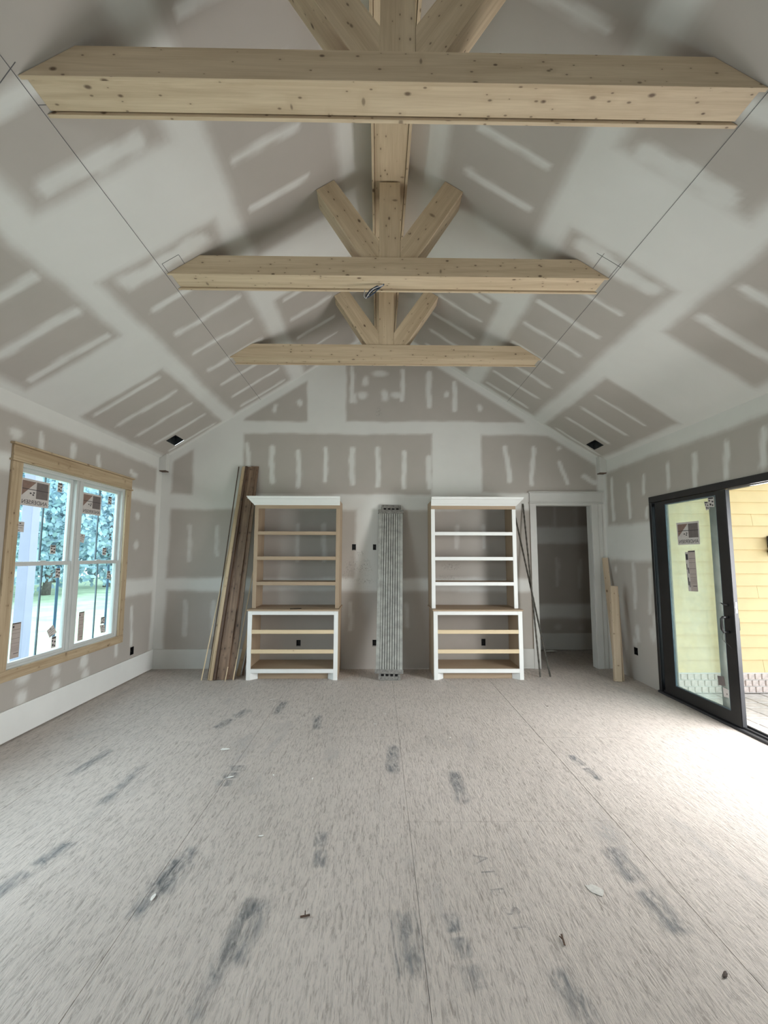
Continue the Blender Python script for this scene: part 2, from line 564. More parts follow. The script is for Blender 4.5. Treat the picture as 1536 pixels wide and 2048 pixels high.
def surface(name, us, vs, P, holes, bare, parent=None, flip=False, clipv=None, scuff=None, mat='dry', kind='structure'):
    """grid skin over (u,v); P(U,V)->(X,Y,Z); holes in (u0,u1,v0,v1)"""
    U, V = np.meshgrid(us, vs, indexing='ij')
    if clipv is not None:
        top = clipv(U)
        Vc = np.minimum(V, top)
    else:
        Vc = V
    X, Y, Z = P(U, Vc)
    co = np.stack([np.broadcast_to(X, U.shape), np.broadcast_to(Y, U.shape), np.broadcast_to(Z, U.shape)], -1).reshape(-1, 3)
    nu, nv = U.shape
    idx = np.arange(nu * nv).reshape(nu, nv)
    q = np.stack([idx[:-1, :-1], idx[1:, :-1], idx[1:, 1:], idx[:-1, 1:]], -1).reshape(-1, 4)
    uc = ((us[:-1] + us[1:]) / 2)[:, None] + 0 * ((vs[:-1] + vs[1:]) / 2)[None, :]
    vc = 0 * uc + ((vs[:-1] + vs[1:]) / 2)[None, :]
    keep = np.ones(uc.shape, bool)
    for h in holes:
        keep &= ~((uc > h[0]) & (uc < h[1]) & (vc > h[2]) & (vc < h[3]))
    if clipv is not None:
        lo = V[:-1, :-1] < np.maximum(top[:-1, :-1], top[1:, :-1]) - 1e-5
        keep &= lo
    q = q[keep.reshape(-1)]
    if flip:
        q = q[:, ::-1]
    bv = bare(U, Vc).reshape(-1).astype(np.float32)
    sv = (scuff(U, Vc) if scuff else np.zeros(U.shape)).reshape(-1).astype(np.float32)
    used = np.unique(q)
    remap = -np.ones(len(co), int)
    remap[used] = np.arange(len(used))
    co, bv, sv, q = co[used], bv[used], sv[used], remap[q]
    me = bpy.data.meshes.new(name)
    me.vertices.add(len(co))
    me.vertices.foreach_set('co', co.astype(np.float32).reshape(-1))
    me.loops.add(q.size)
    me.loops.foreach_set('vertex_index', q.reshape(-1).astype(np.int32))
    me.polygons.add(len(q))
    me.polygons.foreach_set('loop_start', np.arange(0, q.size, 4, dtype=np.int32))
    me.polygons.foreach_set('loop_total', np.full(len(q), 4, np.int32))
    me.update(calc_edges=True)
    me.validate()
    for nm, val in (('bare', bv), ('scuff', sv)):
        at = me.attributes.new(nm, 'FLOAT', 'POINT')
        if len(at.data) == len(val):
            at.data.foreach_set('value', val)
    me.materials.append(M[mat])
    o = bpy.data.objects.new(name, me)
    COL.objects.link(o)
    if parent:
        o.parent = parent
    if kind:
        o['kind'] = kind
    return o


def backing(o_name, parent, rects, plane, d0, d1, mat='dry'):
    """solid wall body behind the skin, built of blocks around the openings"""
    bm = bmesh.new()
    for (a, b, c, d) in rects:
        if plane == 'X':
            bx(bm, min(d0, d1), max(d0, d1), a, b, c, d)
        else:
            bx(bm, a, b, min(d0, d1), max(d0, d1), c, d)
    return finish(bm, o_name, mat, parent, uv=False)


# openings
WIN = (-2.338, -0.838, 0.577, 2.255)        # left window: y0,y1,z0,z1
WIN2 = (-4.8, -3.1, 0.577, 2.255)           # unseen opening, added to let more daylight in
DOOR = (-3.62, -0.985, 0.0, 2.17)           # sliding door
OPN = (2.176, 2.94, 0.0, 2.197)             # cased opening in the back wall
VL = (-2.74, -2.62, -0.43, -0.175)
VR = (2.83, 2.945, -0.42, -0.17)
OUT_B = [(-0.354, -0.302, 1.564, 1.649), (-0.070, -0.027, 1.572, 1.647), (-0.069, -0.013, 0.291, 0.377),
         (-1.082, -1.026, 0.293, 0.375), (1.388, 1.442, 0.301, 0.389)]
OUT_L = [(-0.533, -0.459, 0.294, 0.388)]
OUT_R = [(-0.594, -0.519, 0.303, 0.390)]

# ---- back wall
def bare_back(U, V):
    bare = [(-1.87, -1.0, 3.365, 9, .02), (-.46, 2.06, 3.37, 9, .02), (-1.87, .745, 2.33, 3.185, .022), (1.445, 3.05, 2.36, 3.18, .025),
            (-2.84, -2.55, 2.33, 9, .03), (-2.84, -.31, 1.19, 2.125, .03), (.03, 3.08, 1.19, 2.12, .03), (-2.84, 3.08, -1, 1.02, .035)]
    st = [(-1.827, 3.041, -1.796, 2.731), (-1.479, 2.987, -1.466, 2.508), (-1.11, 2.932, -1.1, 2.447), (-.737, 2.977, -.729, 2.519),
          (-.368, 2.972, -.363, 2.486), (-.006, 2.974, -.004, 2.466), (.357, 2.926, .356, 2.433), (.705, 2.857, .702, 2.435),
          (1.772, 3.005, 1.83, 2.531), (2.172, 2.993, 2.129, 2.497), (2.531, 2.796, 2.632, 2.507), (2.86, 2.599, 3.011, 2.515)]
    st = [(*s, .034) for s in st]
    st += [(*s, .03, .55) for s in [(-2.568, 1.89, -2.547, 1.43), (-2.196, 1.891, -2.18, 1.498), (-2.58, .865, -2.561, .453), (-2.208, .865, -2.191, .453),
           (-1.102, 1.909, -1.091, 1.433), (-.74, 1.91, -.733, 1.434), (1.082, 1.895, 1.078, 1.608), (1.454, 1.897, 1.448, 1.609),
           (-.368, .867, -.364, .505), (.386, .834, .385, .571)]]
    st += [(-.379, 4.144, -.375, 3.66, .03), (.338, 4.113, .337, 3.681, .034), (.715, 4.072, .711, 3.6, .036), (1.076, 3.935, 1.071, 3.541, .034)]
    dabs = [(-1.446, 3.545, .035, .07), (-1.098, 3.627, .04, .06), (-.194, 3.954, .05, .08), (-.22, 3.742, .08, .06), (.083, 3.744, .06, .09), (.011, 4.066, .12, .05),
            (.953, 3.766, .04, .05), (1.432, 3.572, .04, .06), (2.525, 2.996, .04, .03), (.25, 3.75, .1, .05), (-.34, 3.70, .05, .08)]
    B = pattern(U, V, bare, st, dabs)
    g = zr(U) - V                       # taped gable joint
    return B * sstep(.09, .15, g)


def scuff_back(U, V):
    s = np.zeros_like(U)
    for (u, v, ru, rv) in [(-.17, 1.33, .10, .12), (-.36, 1.36, .10, .12), (-.44, 1.22, .04, .08), (-.2, 1.15, .18, .03), (.95, 1.2, .2, .03), (-.25, 1.52, .06, .04), (.0, 3.5, .05, .08), (1.0, 1.35, .15, .05)]:
        s = np.maximum(s, 1 - sstep(.6, 1.2, np.hypot((U - u) / ru, (V - v) / rv)))
    return s


xm = [OPN[0], OPN[1]] + [v for o_ in OUT_B for v in o_[:2]]
zm = [OPN[3]] + [v for o_ in OUT_B for v in o_[2:]]
us = axis_lines(XL, XR, 0.024, xm + [XC])
vs = axis_lines(0, ZA, 0.024, zm)
wall_back = surface('wall_back', us, vs, lambda U, V: (U, 0 * U, V), [OPN] + OUT_B, bare_back, clipv=zr, scuff=scuff_back)
backing('framing', wall_back, [(XL, OPN[0], 0, 0.28), (XL, -1.09, .28, .39), (-1.02, -.08, .28, .39), (0, 1.38, .28, .39), (1.45, OPN[0], .28, .39), (XL, OPN[0], .39, 1.56), (XL, -.36, 1.56, 1.655), (-.02, OPN[0], 1.56, 1.655), (XL, OPN[0], 1.655, ZE), (OPN[1], XR, 0, OPN[3]), (OPN[0], XR, OPN[3], ZE)], 'Y', 0.06, 0.12)

# ---- left wall
def bare_left(U, V):
    bare = [(-9, -.14, 2.31, 2.66), (-9, -.11, 1.205, 2.165), (-9, -.1, -1, 1.01)]
    st = [(-2.155, 2.56, -2.142, 2.43, .035), (-1.749, 2.55, -1.739, 2.44, .035), (-1.351, 2.535, -1.34, 2.43, .032), (-.56, .87, -.511, .413, .03), (-.82, .52, -.82, .36, .03),
          (-.67, 2.475, -.75, 2.50, .03)]
    dabs = [(-2.404, 2.487, .07, .05), (-.665, 2.474, .09, .035), (-.534, 1.977, .05, .05), (-.541, 1.618, .05, .06), (-1.368, .431, .06, .09, .95), (-1.748, .443, .06, .07), (-2.139, .473, .08, .06),
            (-1.338, .295, .06, .06), (-1.732, .286, .06, .05), (-2.138, .31, .07, .06, .95), (-2.5, .3, .06, .06), (-2.55, .5, .06, .06)]
    return pattern(U, V, bare, st, dabs)


us = axis_lines(YR, 0, 0.03, [WIN[0], WIN[1], WIN2[0], WIN2[1], OUT_L[0][0], OUT_L[0][1]])
vs = axis_lines(0, ZE, 0.03, [WIN[2], WIN[3], OUT_L[0][2], OUT_L[0][3]])
wall_left = surface('wall_left', us, vs, lambda U, V: (XL + 0 * U, U, V), [WIN, WIN2] + OUT_L, bare_left)
backing('framing', wall_left, [(YR, WIN2[0], 0, ZE), (WIN2[1], WIN[0], 0, ZE), (WIN[1], 0.12, .42, ZE), (WIN[1], 0.12, 0, .27), (WIN2[0], WIN2[1], 0, WIN2[2]), (WIN2[0], WIN2[1], WIN2[3], ZE), (WIN[0], WIN[1], 0, WIN[2]), (WIN[0], WIN[1], WIN[3], ZE)], 'X', XL - .05, XL - .092)
bm = bmesh.new()
for w in (WIN, WIN2):
    bx(bm, XL - .05, XL - .001, w[0] - .02, w[0], w[2], w[3])
    bx(bm, XL - .05, XL - .001, w[1], w[1] + .02, w[2], w[3])
    bx(bm, XL - .05, XL - .001, w[0], w[1], w[3], w[3] + .02)
    bx(bm, XL - .05, XL - .001, w[0], w[1], w[2] - .02, w[2])
finish(bm, 'opening_reveal', 'dry', wall_left, uv=False)

# ---- right wall
def bare_right(U, V):
    bare = [(-9, -.06, 1.90, 2.645), (-9, -.07, -1, 1.445)]
    st = [(-1.344, 2.488, -1.32, 2.234, .033), (-1.742, 2.495, -1.712, 2.178, .033), (-2.137, 2.509, -2.11, 2.23, .035), (-2.518, 2.526, -2.49, 2.225, .035), (-.198, 2.517, -.199, 1.989, .033),
          (-.575, 2.394, -.581, 1.983, .033), (-.905, 2.44, -.893, 2.246, .03), (-.601, 1.394, -.595, .879, .03, .65), (-.922, 1.338, -.876, .85, .03, .6), (-.93, 2.05, -.92, 1.96, .03),
          (-.95, .8, -.95, .62, .04, .5), (-.61, .64, -.62, .5, .035, .6)]
    dabs = [(-.199, 1.327, .04, .05, .6), (-.611, .613, .05, .05, .5), (-.899, .6, .06, .09, .5), (-.55, .46, .05, .06, .5), (-.2, .65, .04, .04, .5)]
    return pattern(U, V, bare, st, dabs)


RW2 = (-8.2, -6.2, 0.6, 2.2)
us = axis_lines(YR, 0, 0.03, [DOOR[0], DOOR[1], OUT_R[0][0], OUT_R[0][1], RW2[0], RW2[1]])
vs = axis_lines(0, ZE, 0.03, [DOOR[3], OUT_R[0][2], OUT_R[0][3], RW2[2], RW2[3]])
wall_right = surface('wall_right', us, vs, lambda U, V: (XR + 0 * U, U, V), [DOOR] + OUT_R, bare_right, flip=True)
backing('framing', wall_right, [(DOOR[1], 0.12, .42, ZE), (DOOR[1], .12, 0, .28), (DOOR[0], DOOR[1], DOOR[3], ZE), (RW2[1], DOOR[0], 0, ZE), (YR, RW2[0], 0, ZE), (RW2[0], RW2[1], 0, RW2[2]), (RW2[0], RW2[1], RW2[3], ZE)], 'X', XR + .05, XR + .14)
bm = bmesh.new()
for w in (DOOR, RW2):
    bx(bm, XR + .001, XR + .14, w[1], w[1] + .02, w[2], w[3])
    bx(bm, XR + .001, XR + .14, w[0] - .02, w[0], w[2], w[3])
    bx(bm, XR + .001, XR + .14, w[0], w[1], w[3], w[3] + .02)
finish(bm, 'opening_reveal', 'dry', wall_right, uv=False)

# ---- ceiling, two slopes in one skin
def ceil_strips(x0, x1, ys, w=.034):
    return [(x0, y, x1, y, w) for y in ys]


def bare_ceil(U, V):
    bare = [(-2.9, -2.17, -5.6, -2.43, .045), (-2.93, -2.15, -1.76, -.06, .03), (-2.0, -1.22, -2.98, -.08, .045), (-1.05, -.32, -5.2, -2.45, .05), (-1.045, -.32, -1.80, -.08, .04), (-1.98, -1.23, -5.4, -3.60, .06),
            (2.325, 3.07, -5.6, -2.57, .045), (2.335, 3.08, -1.66, -.05, .03), (1.43, 2.17, -2.97, -.08, .045), (.49, 1.25, -5.2, -2.6, .05), (.49, 1.225, -1.80, -.08, .04), (1.42, 2.16, -5.4, -3.63, .06)]
    st = ceil_strips(-2.82, -2.24, (-2.51, -2.87, -3.26, -3.66, -4.05, -4.45), .04)
    st += ceil_strips(-2.83, -2.25, (-1.66, -1.29, -.9, -.5, -.13), .028)
    st += ceil_strips(-1.85, -1.32, (-2.5, -2.1, -1.71, -1.32, -.92, -.53, -.17), .03) + [(-1.87, -2.87, -1.36, -2.86, .07)]
    st += ceil_strips(-.96, -.56, (-4.1, -3.7, -3.3, -2.9, -1.72, -1.35, -.95, -.57, -.2), .028)
    st += ceil_strips(-1.85, -1.38, (-3.69, -4.09, -4.5), .05)
    st += ceil_strips(2.43, 2.93, (-2.88, -3.25, -3.65, -4.05, -4.45), .038)
    st += ceil_strips(2.45, 2.93, (-1.29, -.92, -.53), .026) + [(2.48, -.12, 3.02, -.11, .026)]
    st += ceil_strips(1.5, 2.03, (-2.49, -2.11, -1.74, -1.33, -.93, -.56, -.19), .028) + [(1.55, -2.88, 2.04, -2.87, .06)]
    st += ceil_strips(.68, 1.12, (-4.05, -3.68, -3.29, -2.93, -1.72, -1.35, -.98, -.6, -.22), .03)
    st += ceil_strips(1.55, 2.0, (-3.67, -4.07, -4.5), .05)
    return pattern(U, V, bare, st)


us = axis_lines(XL, XR, 0.03, [XC, VL[0], VL[1], VR[0], VR[1]])
ysc = np.concatenate([np.arange(YR, -5.4, 0.3), axis_lines(-5.4, 0, 0.03, [VL[2], VL[3], VR[2], VR[3]])])
ceiling = surface('ceiling', us, np.unique(ysc), lambda U, V: (U, V, zr(U)), [VL, VR], bare_ceil, flip=True)
bm = bmesh.new()
prism(bm, [(XL - .14, ZE + .12), (XC, ZA + .21), (XR + .14, ZE + .12), (XR + .14, ZE + .2), (XC, ZA + .3), (XL - .14, ZE + .2)], YR, .12)
finish(bm, 'roof_deck', 'ply', ceiling, uv=False)


# chalk lines and pencilled boxes on the slopes
def line_on_ceiling(pts, w, name='pencil_line'):
    bm = bmesh.new()
    for (a, b) in pts:
        A = Vector((a[0], a[1], zr(a[0]) - .0008))
        B = Vector((b[0], b[1], zr(b[0]) - .0008))
        stick(bm, A, B, w, .001, side=(0, 1, 0) if abs(a[1] - b[1]) < abs(a[0] - b[0]) else (1, 0, 0))
    return finish(bm, name, 'pencil', ceiling, uv=False)


ZB = 3.6626
xl_b = XL + (ZB - ZE) / MS
xr_b = XR - (ZB - ZE) / MS
line_on_ceiling([((xl_b - .004, -5.3), (xl_b - .004, -.02))], .0035, 'chalk_line')
line_on_ceiling([((xr_b + .004, -5.3), (xr_b + .004, -.02))], .0035, 'chalk_line')
line_on_ceiling([((-1.63, -2.755), (-1.63, -2.86)), ((-1.63, -2.86), (-1.51, -2.86)), ((-1.51, -2.86), (-1.51, -2.755))], .0035)
line_on_ceiling([((1.68, -2.755), (1.68, -2.93)), ((1.64, -2.9), (1.82, -2.9)), ((1.80, -2.93), (1.80, -2.755))], .0035)
line_on_ceiling([((-1.55, -3.98), (-1.65, -4.03)), ((-1.62, -4.2), (-1.72, -4.16))], .003)

# ---- rear wall behind the camera with a wide opening
rear = empty('wall_rear', (0, YR, 0), kind='structure')
bm = bmesh.new()
RO = (-.6, .5, 0.0, 2.1)
bx(bm, XL, RO[0], YR - .12, YR, 0, ZE)
bx(bm, RO[1], XR, YR - .12, YR, 0, ZE)
bx(bm, RO[0], RO[1], YR - .12, YR, RO[3], ZE)
prism(bm, [(XL, ZE), (XR, ZE), (XC, ZA)], YR - .12, YR)
finish(bm, 'wall_panel', 'dry', rear, uv=False)

# ---- side closet behind the cased opening
CY = 1.13
def bare_closet(U, V):
    bare = [(1.8, 4.6, 1.97, 2.6, .03), (1.8, 4.6, .72, 1.70, .03), (1.8, 4.6, -1, .5, .04)]
    st = [(2.903, 2.5, 2.89, 1.96, .032, .35), (3.268, 2.5, 3.253, 1.96, .032, .3), (2.913, 1.446, 2.897, 1.03, .032, .5), (3.289, 1.431, 3.27, 1.0, .032, .45)]
    return pattern(U, V, bare, st, [(2.889, .362, .06, .05, .4), (3.267, .347, .06, .05, .3)])


wall_hall = surface('wall_hall_far', axis_lines(1.7, 4.7, .04), axis_lines(0, 2.6, .03), lambda U, V: (U, CY + 0 * U, V), [], bare_closet)
bm = bmesh.new()
bx(bm, 1.58, 1.7, .12, CY + .1, 0, 2.6)
bx(bm, 4.7, 4.8, .12, CY + .1, 0, 2.6)
bx(bm, 1.7, 4.7, .12, CY, 2.6, 2.7)
bx(bm, XR + .05, 4.7, 0.02, .12, 0, 2.6)
bx(bm, 1.7, 4.7, CY + .02, CY + .1, 0, 2.6)
finish(bm, 'wall_hall_sides', 'dry', None, uv=False, kind='structure')
box('baseboard_hall', 1.7, 4.7, CY - .016, CY, .012, .268, 'primer', kind='structure', bevel=.003)
box('floor_hall', 1.58, 4.8, .0, CY + .1, -.06, -.002, 'subfloor', kind='structure', bevel=0)

# ------------------------------------------------------------------ floor: slab and individually laid sheets
floor = empty('floor', (0, 0, 0), kind='structure')
box('floor_framing', XL - .14, XR + .14, YR, .12, -.12, -.022, 'ply', floor, bevel=0)
xs = [XL, -2.22, -1.02, .18, 1.35, 2.55, XR]
starts = [-1.0, -3.31, -2.16, -3.33, -2.2, -3.4]
for i in range(6):
    y1 = 0.0
    cuts = [0.0]
    y = starts[i]
    while y + 2.34 < -0.15:
        y += 2.34
    while y > YR:
        cuts.append(y)
        y -= 2.34
    cuts.append(YR)
    for j in range(len(cuts) - 1):
        g = .0009
        dz = random.uniform(-.0008, .0008)
        bm = bmesh.new()
        bx(bm, xs[i] + g, xs[i + 1] - g, cuts[j + 1] + g, cuts[j] - g, -.022, dz)
        finish(bm, 'subfloor_sheet', 'subfloor', floor, 'Y', .0008)

# faded factory ink on the sheets
def ink(A, B, w, broken=0, outline=False):
    A, B = Vector((*A, .0014)), Vector((*B, .0014))
    bm = bmesh.new()
    uvl = bm.loops.layers.uv.new('UVMap')
    d = (B - A)
    p = Vector((-d.y, d.x, 0)).normalized()

    def quad(a, b, ww):
        vs_ = [bm.verts.new(q) for q in (a - p * ww / 2, b - p * ww / 2, b + p * ww / 2, a + p * ww / 2)]
        f = bm.faces.new(vs_)
        for l, uvv in zip(f.loops, ((0, 0), (1, 0), (1, 1), (0, 1))):
            l[uvl].uv = uvv
    if outline:
        s_ = p * w * .95
        for o_ in (-s_, s_):
            quad(A + o_, B + o_, .012)
    n = max(1, broken)
    for k in range(n):
        a = A + d * (k / n + (.02 if n > 1 else 0))
        b = A + d * ((k + 1) / n - (.02 if n > 1 else 0))
        quad(a + p * random.uniform(-.1, .1) * w, b + p * random.uniform(-.1, .1) * w, w * random.uniform(1.4, 1.8))
    bmesh.ops.recalc_face_normals(bm, faces=list(bm.faces))
    me = bpy.data.meshes.new('ink_stamp')
    bm.to_mesh(me)
    bm.free()
    me.materials.append(M['ink'])
    o = bpy.data.objects.new('ink_stamp', me)
    COL.objects.link(o)
    o.parent = floor
    return o


ink((-.94, -3.516), (-1.015, -3.994), .062)
ink((-.955, -3.62), (-.99, -3.85), .10)
ink((-.54, -3.854), (-.594, -4.40), .055)
ink((-.50, -3.87), (-.53, -4.2), .085)
ink((-1.665, -2.643), (-1.657, -3.171), .055)
ink((-2.059, -2.373), (-2.09, -2.816), .055)
ink((.121, -2.327), (.105, -2.801), .075)
ink((.529, -2.735), (.531, -3.165), .07)
ink((.105, -3.93), (.135, -4.259), .055, 0, True)
ink((.30, -3.95), (.36, -4.3), .06, 3)
ink((-1.594, -3.469), (-1.70, -3.898), .075, 2)
ink((1.189, -3.537), (1.22, -4.1), .09, 2)
ink((-1.0, -2.648), (-1.0, -2.95), .09, 3)
ink((-.56, -1.669), (-.52, -2.024), .07)
ink((-.962, -1.24), (-.965, -1.667), .08)
ink((-.30, -3.4), (-.28, -3.7), .05, 2)
ink((.66, -4.2), (.70, -4.5), .08)
ink((-1.25, -1.5), (-1.4, -2.0), .07, 2)
ink((1.45, -2.5), (1.5, -2.9), .05, 2)


def text_mesh(body, size, extrude=0.0):
    cu = bpy.data.curves.new('lettering_curve', 'FONT')
    cu.body = body
    cu.size = size
    cu.extrude = extrude
    cu.align_x = 'CENTER'
    cu.align_y = 'CENTER'
    ob = bpy.data.objects.new('lettering_tmp', cu)
    COL.objects.link(ob)
    bpy.context.view_layer.update()
    dg = bpy.context.evaluated_depsgraph_get()
    me = bpy.data.meshes.new_from_object(ob.evaluated_get(dg))
    bpy.data.objects.remove(ob)
    return me


# partly legible stamped letters, reading down the room
for (txt, x, y, s, rz) in (('S T', .575, -4.0, .10, math.radians(-83)), ('A T', .52, -3.68, .10, math.radians(-83)), ('B', .54, -3.85, .09, math.radians(-83)),
                           ('S', -1.60, -3.5, .09, math.radians(80)), ('A', -1.63, -3.62, .09, math.radians(80))):
    me = text_mesh(txt, s)
    me.materials.clear()
    me.materials.append(M['ink_letter'])
    o = bpy.data.objects.new('stamped_letter', me)
    COL.objects.link(o)
    o.parent = floor
    o.location = (x, y, .0026)
    o.rotation_euler = (0, 0, rz)

# loose bits on the floor
def flake(x, y, r, mat, label, cat, name, group=None, flat=.35, rz=None, el=1.6):
    bm = bmesh.new()
    bmesh.ops.create_icosphere(bm, subdivisions=2, radius=1)
    a = rz if rz is not None else random.uniform(0, 3)
    for v in bm.verts:
        p = v.co * (1 + random.uniform(-.25, .25))
        px, py = p.x * el * r, p.y * r / el
        v.co = Vector((px * math.cos(a) - py * math.sin(a), px * math.sin(a) + py * math.cos(a), (p.z * .5 + .5) * r * flat))
    o = finish(bm, name, mat, None, uv=False, label=label, cat=cat, group=group)
    o.location = (x, y, .002)
    return o


flake(-.981, -3.869, .011, 'plaster', 'bright white crumb of dried compound on the blue ink streak, left foreground', 'crumb', 'plaster_crumb', None, .6)
flake(.984, -3.841, .031, 'splatter', 'broad pale round splat of joint compound on the right part of the floor', 'splat', 'plaster_splat', None, .035, 2.2, 1.15)
flake(-1.18, -2.397, .024, 'plaster', 'flat pale flake of compound on the floor, in front of the left bookcase', 'flake', 'plaster_flake', None, .12, 0, 1.4)
flake(-.997, -2.825, .016, 'plaster', 'ragged white flake of compound beside a faint stamped box on the floor', 'flake', 'plaster_flake', None, .2, .5, 1.7)
for (x, y) in ((-.709, -2.801), (-.436, -2.85), (-.62, -3.45), (-.02, -1.9), (.075, -1.66), (.6, -2.2)):
    flake(x, y, .008, 'plaster', 'tiny white compound crumb scattered on the mid floor', 'crumb', 'plaster_crumb', 'tiny white crumbs on the mid floor', .5)
flake(-1.095, -1.224, .012, 'plaster', 'thin curved white shaving on the floor just in front of the left bookcase', 'shaving', 'wood_shaving', None, .25, .6, 2.6)
flake(1.251, -4.247, .011, 'dirt', 'small dark brown clod on the floor at the lower right', 'clod', 'dirt_clod', None, .5, .7)
flake(1.70, -1.45, .007, 'dirt', 'tiny dark chip on the floor in front of the short upright stud', 'chip', 'wood_chip', None, .5)
# lifted slivers of the sheet surface
for (x, y, rz, ln, lab) in ((.729, -4.10, 1.45, .022, 'brown sliver lifted from the subfloor, centre right foreground'),
                            (-.298, -3.977, .1, .020, 'forked dark splinter standing on the floor left of centre')):
    bm = bmesh.new()
    d = Vector((math.cos(rz), math.sin(rz), 0))
    stick(bm, Vector((x, y, .004)) - d * ln, Vector((x, y, .008)) + d * ln, .007, .003)
    stick(bm, Vector((x, y, .005)), Vector((x, y, .018)) + Vector((-d.y, d.x, 0)) * ln * .6, .004, .002)
    finish(bm, 'splinter', 'stained_dark', None, uv=True, label=lab, cat='splinter')

# ------------------------------------------------------------------ baseboards, corner blocks
box('baseboard_left', XL, XL + .018, -6.6, 0, .012, .258, 'white', axis='Y', kind='structure', bevel=.002)
box('baseboard_back', XL + .018, -1.60, -.018, 0, .006, .258, 'primer', kind='structure', bevel=.002)
box('baseboard_right', 1.80, 2.086, -.018, 0, .004, .262, 'primer', kind='structure', bevel=.002)
for (x0, x1, lab) in ((XL, XL + .098, 'small boxed drywall block high in the left back corner under the eave'), (XR - .098, XR, 'small boxed drywall block high in the right back corner above the cased opening')):
    bm = bmesh.new()
    prism(bm, [(x0 + .001, 2.64), (x1 - .001, 2.64), (x1 - .001, zr(x1) - .003), (x0 + .001, zr(x0) - .003)], -.095, -.001)
    c_ = finish(bm, 'corner_block', 'primer', None, 'Z', .002, label=lab, cat='corner block')
    box('bottom_cap', x0 + .006, x1 - .006, -.088, -.004, 2.628, 2.64, 'stained_dark', c_, bevel=0)


# ------------------------------------------------------------------ trusses and ridge beam
TRUSS = [(-4.159, -3.962, 'nearest box-beam truss of knotty spruce, overhead at the top of the view', 'nearest'),
         (-2.760, -2.551, 'middle spruce truss with a blue cable hanging from its tie beam', 'middle'),
         (-1.338, -1.148, 'farthest spruce truss, closest to the gable end wall', 'farthest')]


def mirror(p):
    return (2 * XC - p[0], p[1])


for (ya, yb, lab, _n) in TRUSS:
    t = empty('timber_truss', (XC, (ya + yb) / 2, ZB), label=lab, cat='truss', group='spruce trusses under the vaulted ceiling')
    zt = 3.82
    g = .003

    def trap(z0, z1):
        return [(XL + (z0 - ZE) / MS + g, z0), (XR - (z0 - ZE) / MS - g, z0), (XR - (z1 - ZE) / MS - g, z1), (XL + (z1 - ZE) / MS + g, z1)]
    th = .02
    for (a, b) in ((ya, ya + th), (yb - th, yb)):
        bm = bmesh.new()
        prism(bm, trap(ZB, zt), a, b)
        finish(bm, 'face_board', 'spruce', t, 'X', .0015)
    bm = bmesh.new()
    prism(bm, trap(ZB + .013, ZB + .033), ya + th + .001, yb - th - .006)
    finish(bm, 'soffit_board', 'spruce', t, 'X', .0012)
    bm = bmesh.new()
    prism(bm, trap(zt - .02, zt - .001), ya + th + .001, yb - th - .001)
    finish(bm, 'top_board', 'spruce', t, 'X', 0)
    # king post
    kp = box('king_post', 0.0, .165, ya + .006, yb - .006, zt + .001, 4.464, 'spruce', t, 'Z', .002)
    br = [(-.503, zr(-.503) - g), (-.362, zr(-.362) - g), (-.001, 3.963), (-.001, zt + .001), (-.135, zt + .001)]
    for k in range(2):
        bm = bmesh.new()
        pp = br if k == 0 else [mirror((p[0] - .0, p[1])) for p in br]
        if k == 1:
            pp = [(max(p[0], .166), p[1]) for p in pp]
        prism(bm, pp, ya + .008, yb - .008)
        finish(bm, 'diagonal_brace', 'spruce', t, (-.55, 0, .83) if k == 0 else (.55, 0, .83), .002)

rb = empty('ridge_beam', (XC, -3, 4.467), label='boxed spruce ridge beam running down the middle of the vault', cat='ridge beam')
for (x0, x1) in ((-.06, -.04), (.205, .225)):
    bm = bmesh.new()
    prism(bm, [(x0, 4.467), (x1, 4.467), (x1, zr(x1) - .003), (x0, zr(x0) - .003)], -6.6, -.002)
    finish(bm, 'side_board', 'spruce', rb, 'Y', .0015)
box('soffit_board', -.037, .202, -6.6, -.002, 4.478, 4.498, 'spruce', rb, 'Y', .001)

# cable hanging out of the middle tie beam
bm = bmesh.new()
hx, hy, hz = .045, -2.64, ZB + .012
pts = [(hx, hy, hz + .02), (hx - .01, hy, hz - .008), (hx - .05, hy, hz - .03), (hx - .1, hy + .01, hz - .055), (hx - .125, hy + .01, hz - .08), (hx - .11, hy + .01, hz - .09), (hx - .07, hy, hz - .06), (hx - .03, hy, hz - .025),
       (hx - .06, hy - .01, hz - .022), (hx - .115, hy, hz - .05), (hx - .15, hy, hz - .10), (hx - .14, hy, hz - .115), (hx - .10, hy, hz - .09), (hx - .06, hy, hz - .055)]
sm = []
for i in range(len(pts) - 1):
    for k in range(3):
        sm.append(Vector(pts[i]).lerp(Vector(pts[i + 1]), k / 3))
tube(bm, sm, .0055, 6)
wire = finish(bm, 'electrical_cable', 'wire', None, smooth=True, uv=False, label='coiled dark blue cable dangling from the middle tie beam', cat='cable')
bm = bmesh.new()
tube(bm, [(hx - .012, hy - .008, hz - .012), (hx - .05, hy - .008, hz - .028), (hx - .09, hy - .008, hz - .045), (hx - .125, hy - .008, hz - .085), (hx - .15, hy - .008, hz - .13), (hx - .165, hy - .008, hz - .11), (hx - .16, hy - .008, hz - .05)], .0035, 6)
finish(bm, 'white_conductor', 'wirew', wire, smooth=True, uv=False, label='pale inner wire')


